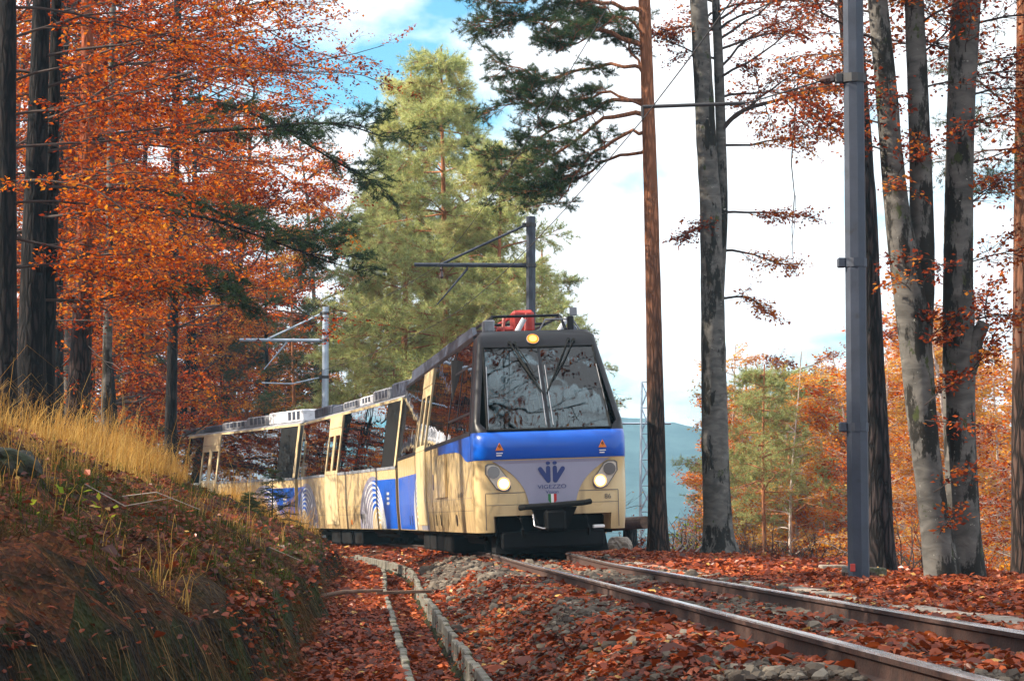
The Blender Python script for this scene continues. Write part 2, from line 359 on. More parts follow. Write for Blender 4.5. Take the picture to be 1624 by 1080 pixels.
M['sleeper'] = mat_basic('sleeper_wood', (0.075, 0.042, 0.028), 0.9, nscale=9, namt=0.45, bump=0.6, bscale=30, stretch=(1, 6, 1))
M['concrete'] = mat_basic('weathered_concrete', (0.16, 0.148, 0.128), 0.9, nscale=9, namt=0.4, bump=0.6, bscale=45, dirt=(0.055, 0.06, 0.025), dscale=4.5, dthr=0.50)
M['concrete2'] = mat_basic('pale_concrete', (0.25, 0.21, 0.175), 0.9, nscale=6, namt=0.3, bump=0.5, bscale=45, dirt=(0.10, 0.065, 0.045), dscale=3)
M['oldwood'] = mat_basic('old_wood', (0.13, 0.075, 0.05), 0.9, nscale=8, namt=0.4, bump=0.7, bscale=30)
M['stone'] = mat_leaf('ballast_stone', [(0, (0.045, 0.036, 0.032)), (0.4, (0.10, 0.083, 0.07)), (0.75, (0.16, 0.135, 0.11)), (1, (0.25, 0.22, 0.18))], 0.0)
M['rock'] = mat_basic('dark_rock', (0.022, 0.018, 0.014), 0.95, nscale=3, namt=0.5, bump=1.0, bscale=6, dirt=(0.018, 0.026, 0.007), dscale=2.2, dthr=0.5)
BEECH = [(0, (0.10, 0.012, 0.004)), (0.25, (0.30, 0.036, 0.005)), (0.5, (0.54, 0.092, 0.005)), (0.75, (0.70, 0.20, 0.010)), (1, (0.74, 0.34, 0.03))]
M['beech'] = mat_leaf('beech_leaf_orange', BEECH, 0.42)
M['beech_red'] = mat_leaf('beech_leaf_red', [(0, (0.10, 0.02, 0.014)), (0.4, (0.26, 0.045, 0.018)), (0.75, (0.45, 0.10, 0.02)), (1, (0.62, 0.24, 0.04))], 0.5)
M['beech_gold'] = mat_leaf('beech_leaf_gold', [(0, (0.30, 0.07, 0.012)), (0.4, (0.60, 0.20, 0.02)), (0.8, (0.70, 0.36, 0.04)), (1, (0.72, 0.48, 0.10))], 0.5)
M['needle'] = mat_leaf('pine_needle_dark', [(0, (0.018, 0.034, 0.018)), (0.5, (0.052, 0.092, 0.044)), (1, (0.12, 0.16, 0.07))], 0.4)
M['needle_lit'] = mat_leaf('pine_needle_sunlit', [(0, (0.14, 0.17, 0.065)), (0.4, (0.42, 0.47, 0.18)), (0.75, (0.62, 0.64, 0.28)), (1, (0.72, 0.62, 0.30))], 0.5)  # sunlight on the pines put into this paler needle colour
M['litter'] = mat_leaf('fallen_leaf', [(0, (0.040, 0.014, 0.010)), (0.25, (0.11, 0.022, 0.011)), (0.5, (0.29, 0.050, 0.012)), (0.72, (0.44, 0.090, 0.018)), (0.86, (0.46, 0.17, 0.055)), (0.93, (0.48, 0.24, 0.12)), (1, (0.55, 0.36, 0.06))], 0.2, 0.04)
M['grass'] = mat_leaf('dry_grass', [(0, (0.16, 0.075, 0.02)), (0.5, (0.42, 0.22, 0.05)), (1, (0.62, 0.42, 0.14))], 0.45)
M['thatch'] = mat_leaf('dead_thatch', [(0, (0.035, 0.022, 0.014)), (0.5, (0.11, 0.065, 0.03)), (1, (0.30, 0.19, 0.08))], 0.2)
M['moss'] = mat_leaf('green_grass', [(0, (0.018, 0.03, 0.008)), (0.6, (0.05, 0.08, 0.016)), (1, (0.14, 0.17, 0.03))], 0.4)
M['bright'] = mat_leaf('yellow_green_leaf', [(0, (0.20, 0.30, 0.03)), (1, (0.55, 0.55, 0.05))], 0.4)
M['bark_pine'] = mat_bark('pine_bark', (0.014, 0.010, 0.009), (0.085, 0.052, 0.042), 3.2, 7.0, (0.36, 0.145, 0.075))
M['bark_pine_dark'] = mat_bark('dark_pine_bark', (0.008, 0.007, 0.008), (0.055, 0.042, 0.042), 7.0, 14.0, (0.30, 0.11, 0.06))
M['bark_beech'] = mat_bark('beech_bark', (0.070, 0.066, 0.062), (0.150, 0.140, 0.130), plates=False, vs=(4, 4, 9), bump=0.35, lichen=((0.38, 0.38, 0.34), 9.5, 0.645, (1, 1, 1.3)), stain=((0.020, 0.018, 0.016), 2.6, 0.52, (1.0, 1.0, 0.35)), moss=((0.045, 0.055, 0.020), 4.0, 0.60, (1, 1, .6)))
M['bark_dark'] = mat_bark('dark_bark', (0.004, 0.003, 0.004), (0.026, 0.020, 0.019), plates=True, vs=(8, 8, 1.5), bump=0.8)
M['bark_thin'] = mat_bark('young_bark', (0.30, 0.24, 0.21), (0.58, 0.50, 0.45), plates=False, vs=(3, 3, 7), bump=0.2)  # pale bark, whitened further to stand in for sun and haze
M['twig'] = mat_basic('twig_bark', (0.045, 0.028, 0.024), 0.9)
M['deadtwig'] = mat_basic('dead_twig', (0.26, 0.22, 0.20), 0.9)

def mat_ground():
    m, nt, N, L = ng('forest_floor')
    out = N.new('ShaderNodeOutputMaterial'); p = N.new('ShaderNodeBsdfPrincipled'); L.new(p.outputs[0], out.inputs[0]); p.inputs['Roughness'].default_value = 0.95; p.inputs['Specular IOR Level'].default_value = 0.15
    tc = N.new('ShaderNodeTexCoord')
    vo = N.new('ShaderNodeTexVoronoi'); vo.inputs['Scale'].default_value = 34; L.new(tc.outputs['Object'], vo.inputs['Vector'])
    sp = N.new('ShaderNodeSeparateColor'); L.new(vo.outputs['Color'], sp.inputs[0])
    rp = N.new('ShaderNodeValToRGB'); cr = rp.color_ramp
    for _ in range(2): cr.elements.new(0.5)
    for e, (q, c) in zip(cr.elements, [(0, (0.03, 0.014, 0.010)), (0.4, (0.085, 0.026, 0.014)), (0.75, (0.17, 0.045, 0.018)), (1, (0.26, 0.09, 0.03))]): e.position = q; e.color = (*c, 1)
    L.new(sp.outputs[0], rp.inputs[0])
    nz = N.new('ShaderNodeTexNoise'); nz.inputs['Scale'].default_value = 0.9; nz.inputs['Detail'].default_value = 6; L.new(tc.outputs['Object'], nz.inputs['Vector'])
    r2 = N.new('ShaderNodeValToRGB'); r2.color_ramp.elements[0].position = 0.45; r2.color_ramp.elements[1].position = 0.62; L.new(nz.outputs[0], r2.inputs[0])
    mx = N.new('ShaderNodeMix'); mx.data_type = 'RGBA'; L.new(r2.outputs[0], mx.inputs[0]); L.new(rp.outputs[0], mx.inputs[6]); mx.inputs[7].default_value = (0.045, 0.030, 0.020, 1)
    ge = N.new('ShaderNodeNewGeometry'); sn = N.new('ShaderNodeSeparateXYZ'); L.new(ge.outputs['True Normal'], sn.inputs[0])
    n4 = N.new('ShaderNodeTexNoise'); n4.inputs['Scale'].default_value = 3; n4.inputs['Detail'].default_value = 7; L.new(tc.outputs['Object'], n4.inputs['Vector'])
    a4 = N.new('ShaderNodeMath'); a4.operation = 'MULTIPLY_ADD'; a4.inputs[1].default_value = 0.5; L.new(n4.outputs[0], a4.inputs[0]); L.new(sn.outputs[2], a4.inputs[2])
    r4 = N.new('ShaderNodeValToRGB'); r4.color_ramp.elements[0].position = 0.86; r4.color_ramp.elements[0].color = (1, 1, 1, 1); r4.color_ramp.elements[1].position = 1.0; r4.color_ramp.elements[1].color = (0, 0, 0, 1); L.new(a4.outputs[0], r4.inputs[0])
    s4 = N.new('ShaderNodeValToRGB'); s4.color_ramp.elements[0].color = (0.014, 0.010, 0.008, 1); s4.color_ramp.elements[1].color = (0.035, 0.045, 0.014, 1); s4.color_ramp.elements[0].position = 0.42; s4.color_ramp.elements[1].position = 0.66; L.new(n4.outputs[0], s4.inputs[0])
    m4 = N.new('ShaderNodeMix'); m4.data_type = 'RGBA'; L.new(r4.outputs[0], m4.inputs[0]); L.new(mx.outputs[2], m4.inputs[6]); L.new(s4.outputs[0], m4.inputs[7])
    L.new(m4.outputs[2], p.inputs['Base Color'])
    b = N.new('ShaderNodeBump'); b.inputs['Strength'].default_value = 0.8; b.inputs['Distance'].default_value = 0.05; L.new(vo.outputs['Distance'], b.inputs['Height']); L.new(b.outputs[0], p.inputs['Normal'])
    return m
M['ground'] = mat_ground()
M['hill'] = mat_basic('wooded_hill', (0.035, 0.055, 0.055), 1.0, nscale=0.06, namt=0.5, spec=0.0)  # some of the haze's blue put into the base colour
# ------------------------------------------------------------------ the line of the track
_ky = [-40, -20, 0, 10, 20, 28, 33, 38.8, 42.4, 47, 52.5, 59, 64, 70, 77, 84, 92, 105, 140, 200]
_kx = [2.605 - 0.06 * y for y in _ky[:7]] + [0.33, 0.14, -0.25, -0.93, -2.0, -2.95, -4.45, -6.8, -9.7, -13.3, -19.8, -38.5, -71]
def _spline(xk, yk):
    n = len(xk); h = np.diff(xk); A = np.eye(n); b = np.zeros(n)
    for i in range(1, n - 1):
        A[i, i - 1] = h[i - 1]; A[i, i] = 2 * (h[i - 1] + h[i]); A[i, i + 1] = h[i]
        b[i] = 6 * ((yk[i + 1] - yk[i]) / h[i] - (yk[i] - yk[i - 1]) / h[i - 1])
    m = np.linalg.solve(A, b)
    def f(x):
        x = np.asarray(x, float); i = np.clip(np.searchsorted(xk, x) - 1, 0, n - 2); t0 = x - xk[i]; t1 = xk[i + 1] - x
        return m[i] * t1 ** 3 / (6 * h[i]) + m[i + 1] * t0 ** 3 / (6 * h[i]) + (yk[i] / h[i] - m[i] * h[i] / 6) * t1 + (yk[i + 1] / h[i] - m[i + 1] * h[i] / 6) * t0
    return f
_sp = _spline(np.array(_ky, float), np.array(_kx, float))
def cx(y):
    y = np.asarray(y, float)
    return np.where(y > 200, -71 - 0.93 * (y - 200), np.where(y < -40, 5.0, _sp(np.clip(y, -40, 200))))
def hd(y): return np.arctan((cx(np.asarray(y) + 0.25) - cx(np.asarray(y) - 0.25)) / 0.5)   # heading off +Y
def side_off(x, y): return (x - cx(y)) * np.cos(hd(y))
def sm(x, a, b):
    t = np.clip((np.asarray(x, float) - a) / (b - a), 0, 1); return t * t * (3 - 2 * t)
def zd(y): return np.interp(y, [12, 17, 24, 32, 38, 45, 53, 70, 90], [-.52, -.50, -.45, -.40, -.36, -.32, -.30, -.22, -.15])   # rim of the drain
BANK_U = -3.05
def gz(x, y, rough=True):
    x = np.asarray(x, float); y = np.asarray(y, float); u = side_off(x, y)
    zc = -0.118 + 0 * u
    # right: shoulder then falling away into the valley
    edge = 4.6 + 0.5 * (vnoise(y * 0.15, 0 * y, 3) - 0.5)
    zr = -0.118 + 0.02 * sm(u, 1.3, 2.2) - 0.06 * sm(u, 2.2, edge)
    t = np.maximum(u - edge, 0); zr = zr - 0.52 * t * sm(t, 0, 2.5) + np.maximum(t - 55, 0) * 0.50 + np.maximum(t - 200, 0) * 0.02
    zr = np.maximum(zr, -34)
    # left: ballast slope, drain, flat strip, bank
    d = zd(y); k = sm(-u, 1.02, 1.76); zl = -0.118 * (1 - k) + (d - 0.03) * k
    ina = sm(-u, 1.80, 1.84) * (1 - sm(-u, 2.27, 2.31)); zl = zl - 0.19 * ina * sm(y, 8, 12)
    un = u + 0.25 * (vnoise(y * 0.55, 0 * y, 11) - 0.5) + 0.12 * (vnoise(y * 1.9, 0 * y, 12) - 0.5)
    v = np.maximum(np.interp(y, [5, 9, 14, 17], [-5.8, -4.8, -3.3, BANK_U]) - un, 0)
    sl = np.interp(v, [0, 0.12, 0.40, 1.2, 4.0, 6.5, 14, 60, 400], [0, 0.36, 0.54, 0.82, 2.02, 2.48, 3.6, 12.5, 30.0])
    sl = sl + .12 * sm(v, 0, .15) * (1 - sm(y, 20, 30)) * (1 - sm(v, .8, 2.2))
    fall = 1 - 0.35 * sm(y, 90, 150)
    zl = zl + sl * fall
    if rough:
        zl = zl + np.where(v > 0.05, (fbm(x * 1.3, y * 0.9, 21) - 0.5) * np.interp(y, [26, 40], [0.62, 0.34]) * sm(v, 0, 0.8) + (fbm(x * 5, y * 4, 31) - 0.5) * 0.26 * sm(v, 0, 0.3), 0)
        zr = zr + (fbm(x * 1.1, y * 0.8, 41) - 0.5) * 0.18 * sm(u, 1.9, 3.5)
    z = np.where(u > 0, zr, zl)
    z = np.where(np.abs(u) < 0.8, zc, z)
    if rough: z = z + (fbm(x * 2.2, y * 2.2, 51) - 0.5) * 0.05
    return z

def build_ground():
    ys = np.concatenate([np.arange(-60, 6, 3.0), np.arange(6, 9, .3), np.arange(9, 26, .14), np.arange(26, 40, .2), np.arange(40, 66, .4), np.arange(66, 130, 1.2), np.arange(130, 300, 8), np.geomspace(300, 2300, 16)])
    us = np.concatenate([-np.geomspace(2400, 30, 16), np.arange(-27, -9, 1.0), np.arange(-9, -3.6, .25), np.arange(-3.6, -2.6, .09), np.arange(-2.6, -1.6, .06), np.arange(-1.6, 5.2, .24), np.arange(5.2, 14, .6), np.arange(14, 80, 4), np.geomspace(80, 2400, 18)])
    Y, U = np.meshgrid(ys, us, indexing='ij'); X = cx(np.minimum(Y, 260)) + U / np.cos(hd(np.minimum(Y, 200)))
    Z = gz(X, np.minimum(Y, 260)); n, m = Y.shape
    V = np.stack([X, Y, Z], -1).reshape(-1, 3)
    i = np.arange(n - 1)[:, None]; j = np.arange(m - 1)[None, :]
    F = np.stack([i * m + j, i * m + j + 1, (i + 1) * m + j + 1, (i + 1) * m + j], -1).reshape(-1, 4)
    o = link('ground', mesh_np('ground', V, F, M['ground'], smooth=True)); tag(o, kind='structure')
build_ground()

def build_hills():
    # a wooded slope across the valley
    xs = np.linspace(-700, 900, 260); aa = np.linspace(0, 1, 34); X, A = np.meshgrid(xs, aa)
    top = 46 + 26 * (fbm(X / 300 + 4, 0 * X, 61, 4) - 0.5) * 2 - 0.02 * X
    Z = -38 + (top + 38) * A ** .9 + (fbm(X / 60, A * 9, 62) - 0.5) * 6 + (vnoise(X / 7, A * 60, 63) - .5) * 3; Yy = 900 + 420 * A
    X = np.concatenate([X, X[-1:]]); Yy = np.concatenate([Yy, Yy[-1:] + 500]); Z = np.concatenate([Z, -60 + 0 * Z[-1:]])
    n, m = X.shape; i = np.arange(n - 1)[:, None]; j = np.arange(m - 1)[None, :]
    F = np.stack([i * m + j, i * m + j + 1, (i + 1) * m + j + 1, (i + 1) * m + j], -1).reshape(-1, 4)
    tag(link('hills', mesh_np('hills', np.stack([X, Yy, Z], -1).reshape(-1, 3), F, M['hill'], smooth=True)), kind='structure')
build_hills()

# ------------------------------------------------------------------ railway track
def off_pt(y, u, z):
    a = float(hd(y)); c = float(cx(y)); return np.array([c + u * math.cos(a), y - u * math.sin(a), z])
def cant(y, side): return float(0.045 * sm(y, 30, 41)) if side > 0 else 0.0
track = empty('railway_track', (float(cx(20)), 20, -0.13))
tag(track, 'single narrow railway track with two rust-sided rails curving in under the train', 'railway track')
track_inv = Matrix.Translation((-float(cx(20)), -20, 0.13))
def to_local(o, root):
    o.parent = root; o.matrix_parent_inverse = Matrix.Translation(-Vector(root.location)); return o
for side in (-1, 1):
    prof = [(-.055, -.130), (.055, -.130), (.055, -.118), (.012, -.100), (.010, -.040), (.030, -.030), (.032, -.008), (.025, 0), (-.025, 0), (-.032, -.008), (-.030, -.030), (-.010, -.040), (-.012, -.100), (-.055, -.118)]
    yy = np.concatenate([np.arange(-12, 30, 2.0), np.arange(30, 110, 1.0)]); V = []; F = []; mi = []; n = len(prof)
    for y in yy:
        for a, b in prof: V.append(off_pt(y, side * .53 + a, b + cant(y, side)))
    for i in range(len(yy) - 1):
        for j in range(n):
            k = (j + 1) % n; F.append((i * n + j, i * n + k, (i + 1) * n + k, (i + 1) * n + j)); mi.append(1 if j in (6, 7, 8) else 0)
    o = link('rail', mesh_np('rail', V, F, [M['rust'], M['railtop']], mi)); to_local(o, track)
def sleeper_mesh():
    b = MB(); b.bbox(-1.0, 1.0, -.12, .12, -.14, 0, .015); me = bpy.data.meshes.new('sleeper'); me.from_pydata(b.v, [], b.f); me.materials.append(M['sleeper']); return me
def clip_mesh():
    b = MB()
    for sx in (0,):
        b.box(sx - .12, sx + .12, -.07, .07, .001, .012)
        for t in (-1, 1): b.bbox(sx + t * .085 - .022, sx + t * .085 + .022, -.03, .03, .012, .05, .008)
    me = bpy.data.meshes.new('fastening'); me.from_pydata(b.v, [], b.f); me.materials.append(M['rust']); return me
_sm, _cm = sleeper_mesh(), clip_mesh()
y = 7.0
while y < 44:
    p = off_pt(y, 0, -.143); s_ = link('sleeper', _sm); s_.location = p; s_.rotation_euler = (0, -0.02 * float(sm(y, 30, 41)), -float(hd(y)) + rng.normal(0, .01)); to_local(s_, track)
    for sx_ in (-.53, .53): q_ = link('fastening', _cm, s_); q_.location = (sx_, 0, 0)
    y += 0.64

# ------------------------------------------------------------------ drain beside the track
def drain_wall(u, label, y0, y1):
    root = empty('drain_wall', off_pt(16, u, float(zd(16)) - .25)); tag(root, label, 'drain wall', 'concrete drain walls')
    y = y0; k = 0
    while y < y1:
        Ls = float(rng.uniform(.75, .98)); a = math.cos(float(hd(y))); dy = Ls * a
        t = .055 + rng.uniform(-.006, .008); hgt = rng.uniform(-.012, .008) if rng.random() < .85 else rng.uniform(-.05, .02)
        b = MB(); b.bbox(-t / 2, t / 2, -Ls / 2 + .006, Ls / 2 - .006, -.34, .035 + hgt, .008)
        o = b.build('concrete_plank', M['concrete'])
        ym = y + dy / 2; o.location = off_pt(ym, u + rng.normal(0, .004), float(zd(ym))); o.rotation_euler = (rng.normal(0, .008), rng.normal(0, .018), -float(hd(ym)) + rng.normal(0, .008))
        to_local(o, root); y += dy
drain_wall(-1.80, 'concrete plank drain wall nearer the ballast and rails', 11, 58)
drain_wall(-2.28, 'concrete plank drain wall nearer the mossy bank', 11, 58)

def slab_row(u, label, y0, y1, w, Ls, name, piece, mat, dz=0.0, jit=.01, gap=.02):
    root = empty(name, off_pt(y0, u, -.2)); tag(root, label, 'edging')
    y = y0
    while y < y1:
        l_ = Ls * rng.uniform(.85, 1.15); ym = y + l_ / 2
        b = MB(); b.bbox(-w / 2, w / 2, -l_ / 2 + gap / 2, l_ / 2 - gap / 2, -.12, .06 + rng.uniform(-.012, .012), .012); o = b.build(piece, mat)
        p = off_pt(ym, u + float(np.interp(ym, [12, 40], [0, 0])) + rng.normal(0, jit), 0); p[2] = float(gz(p[0], p[1], False)) + dz
        o.location = p; o.rotation_euler = (rng.normal(0, .006), rng.normal(0, .02), -float(hd(ym)) + rng.normal(0, .012)); to_local(o, root); y += l_
slab_row(1.33, 'low pale concrete edging running along the outer rail', 9, 47, .20, 1.25, 'track_edging', 'edging_slab', M['concrete2'], -.022)

# ------------------------------------------------------------------ leaf litter, stones, grass
def leaf_quads(P, A, Nn, ln, wd, fold=0.25):
    """P base point, A leaf axis, Nn normal, sizes -> V (4n), F (2n tris)"""
    B = np.cross(Nn, A); B /= np.maximum(np.linalg.norm(B, axis=1, keepdims=True), 1e-6)
    Nn = np.cross(A, B)
    ln = np.asarray(ln)[:, None]; wd = np.asarray(wd)[:, None]; f = np.asarray(fold) * wd if np.isscalar(fold) else fold[:, None] * wd
    v0 = P; v2 = P + A * ln; mid = P + A * ln * 0.48
    V = np.stack([v0, mid + B * wd * .5 + Nn * f, v2 + Nn * f * .5, mid - B * wd * .5 + Nn * f], 1).reshape(-1, 3)
    k = np.arange(len(P))[:, None] * 4
    F = np.concatenate([k + [0, 1, 2], k + [0, 2, 3]], 0)
    return V, F
def leaf_hex(P, A, Nn, ln, wd, fold):
    B = np.cross(Nn, A); B /= np.maximum(np.linalg.norm(B, axis=1, keepdims=True), 1e-6); Nn = np.cross(A, B); n = len(P)
    ln = ln[:, None]; wd = wd[:, None]; f = fold[:, None] * wd; cu = rng.uniform(-.25, .45, (n, 1)) * wd
    V = np.stack([P, P + A * ln * .28 + B * wd * .42 + Nn * f * .9, P + A * ln * .66 + B * wd * .40 + Nn * (f + cu * .5), P + A * ln + Nn * cu, P + A * ln * .66 - B * wd * .40 + Nn * (f + cu * .5), P + A * ln * .28 - B * wd * .42 + Nn * f * .9], 1).reshape(-1, 3)
    k = np.arange(n)[:, None] * 6
    F = np.concatenate([k + [0, 1, 2], k + [0, 2, 3], k + [0, 3, 4], k + [0, 4, 5]], 0)
    return V, F
def unit(a): return a / np.maximum(np.linalg.norm(a, axis=-1, keepdims=True), 1e-9)

def gravel_mask(x, y):
    u = side_off(x, y)
    band = sm(-u, .55, .9) * (1 - sm(-u, 1.45, 1.85)); near = 1 - sm(y, 30, 60) * .3
    n = fbm(x * .9 + 5, y * .33, 71, 3)
    mid = (np.abs(u) < .5) * .75
    return np.clip(np.maximum(band, mid) * near * sm(n, .47, .64) + 0.15 * (np.abs(u) < 1.7), 0, 1)

def scatter_yu(n, y0, y1, u0, u1):
    y = rng.uniform(y0, y1, n); u = rng.uniform(u0, u1, n); x = cx(y) + u / np.cos(hd(y)); return x, y, u

def build_litter():
    Vs, Fs, As = [], [], []; nv = 0
    zones = [(62000, 10.5, 19, -3.4, 4.6, .047), (56000, 19, 30, -3.2, 5.2, .055), (40000, 30, 48, -3.2, 5.6, .075), (22000, 48, 75, -3.2, 6, .10),
             (11000, 8, 13, -6.0, -3.0, .042), (22000, 13, 24, -6.0, -3.0, .048), (15000, 24, 40, -7.5, -3.0, .07), (12000, 40, 62, -9, -3.0, .085), (9000, 40, 90, 5, 16, .13)]
    for n, y0, y1, u0, u1, sz in zones:
        x, y, u = scatter_yu(n, y0, y1, u0, u1); keep = rng.random(n) > gravel_mask(x, y) * .88
        if u1 <= -3.0: keep &= rng.random(n) < .20 + .62 * sm(fbm(x * .8, y * .8, 81), .44, .66)
        keep &= ~((np.abs(np.abs(u) - .53) < .05))
        x, y, u = x[keep], y[keep], u[keep]; n = len(x)
        z = gz(x, y) + rng.uniform(.002, .030, n) * (1 + (np.abs(u) > 1.9))
        P = np.stack([x, y, z], -1); az = rng.uniform(0, 2 * np.pi, n)
        A = unit(np.stack([np.cos(az), np.sin(az), rng.normal(.0, .28, n)], -1))
        Nn = unit(np.stack([rng.normal(0, .52, n), rng.normal(-.1, .52, n), np.ones(n)], -1))
        s = sz * rng.lognormal(-.05, .36, n)
        near = y1 <= 19; V, F = (leaf_hex if near else leaf_quads)(P - A * s[:, None] * .5, A, Nn, s, s * rng.uniform(.55, .75, n), rng.uniform(-.1, .35, n))
        patch = fbm(x * .7, y * .35, 91, 3)
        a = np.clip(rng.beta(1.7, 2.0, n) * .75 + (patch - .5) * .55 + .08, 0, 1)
        if u1 <= -3.0: a = a * .62  # shade on the bank put into darker leaf tones
        a = np.where(rng.random(n) < .02, .97, a)
        Vs.append(V); Fs.append(F + nv); As.append(np.repeat(a, 6 if near else 4)); nv += len(V)
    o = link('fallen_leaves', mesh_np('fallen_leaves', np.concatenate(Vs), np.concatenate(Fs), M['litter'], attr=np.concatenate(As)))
    tag(o, 'rust-red fallen beech leaves carpeting track bed and bank', 'fallen leaves', kind='stuff')
build_litter()

_ico_v = None
def ico():
    t = (1 + 5 ** .5) / 2
    v = np.array([(-1, t, 0), (1, t, 0), (-1, -t, 0), (1, -t, 0), (0, -1, t), (0, 1, t), (0, -1, -t), (0, 1, -t), (t, 0, -1), (t, 0, 1), (-t, 0, -1), (-t, 0, 1)], float)
    f = np.array([(0, 11, 5), (0, 5, 1), (0, 1, 7), (0, 7, 10), (0, 10, 11), (1, 5, 9), (5, 11, 4), (11, 10, 2), (10, 7, 6), (7, 1, 8), (3, 9, 4), (3, 4, 2), (3, 2, 6), (3, 6, 8), (3, 8, 9), (4, 9, 5), (2, 4, 11), (6, 2, 10), (8, 6, 7), (9, 8, 1)])
    return unit(v), f
def build_stones():
    v0, f0 = ico(); Vs = []; Fs = []; As = []; nv = 0
    for n, y0, y1, s0 in ((22000, 10, 22, .021), (12000, 22, 44, .032)):
        x, y, u = scatter_yu(n, y0, y1, -1.9, 1.6); keep = rng.random(n) < gravel_mask(x, y) * 1.1 + .04
        keep &= np.abs(np.abs(u) - .53) > .07
        x, y = x[keep], y[keep]; n = len(x); s = s0 * rng.lognormal(0, .33, n)
        V = v0[None] * (s[:, None] * rng.uniform(.75, 1.25, (n, 12)))[:, :, None] * np.stack([rng.uniform(.8, 1.3, n), rng.uniform(.8, 1.3, n), rng.uniform(.5, .85, n)], -1)[:, None, :]
        a = rng.uniform(0, 6.28, n); c, q = np.cos(a)[:, None], np.sin(a)[:, None]
        V = np.stack([V[..., 0] * c - V[..., 1] * q, V[..., 0] * q + V[..., 1] * c, V[..., 2]], -1)
        V = V + np.stack([x, y, gz(x, y) + s * .35], -1)[:, None, :]
        Vs.append(V.reshape(-1, 3)); Fs.append((f0[None] + (np.arange(n) * 12)[:, None, None]).reshape(-1, 3) + nv); nv += n * 12
        As.append(np.repeat(rng.beta(2, 2.2, n), 12))
    o = link('ballast_stones', mesh_np('ballast_stones', np.concatenate(Vs), np.concatenate(Fs), M['stone'], attr=np.concatenate(As)))
    tag(o, 'grey-brown ballast gravel around the rails', 'gravel', kind='stuff')
build_stones()

def blades(P, H, lean, w, curl=.5):
    """curved grass blades: two segments each"""
    n = len(P); az = rng.uniform(0, 2 * np.pi, n) + 2.2 * (vnoise(P[:, 0] * 1.7, P[:, 1] * 1.1, 131) - .5); d = unit(np.stack([np.cos(az), np.sin(az), 0 * az], -1) + lean)
    d[:, 2] = 0; s = np.stack([-d[:, 1], d[:, 0], 0 * az], -1) * (w * rng.uniform(.6, 1.3, n))[:, None] * .5
    b = rng.uniform(.15, 1.0, n)[:, None] * curl; up = np.array([0, 0, 1.0]); Hc = H[:, None]
    p1 = P + up * Hc * .5 + d * Hc * .15 * b; p2 = P + up * Hc * (.92 - .25 * b) + d * Hc * .6 * b; p3 = P + up * Hc * (1.0 - .75 * b) + d * Hc * 1.2 * b
    V = np.stack([P - s, P + s, p1 - s * .85, p1 + s * .85, p2 - s * .5, p2 + s * .5, p3], 1).reshape(-1, 3)
    k = np.arange(n)[:, None] * 7
    F = np.concatenate([k + [0, 1, 3], k + [0, 3, 2], k + [2, 3, 5], k + [2, 5, 4], k + [4, 5, 6]], 0)
    return V, F
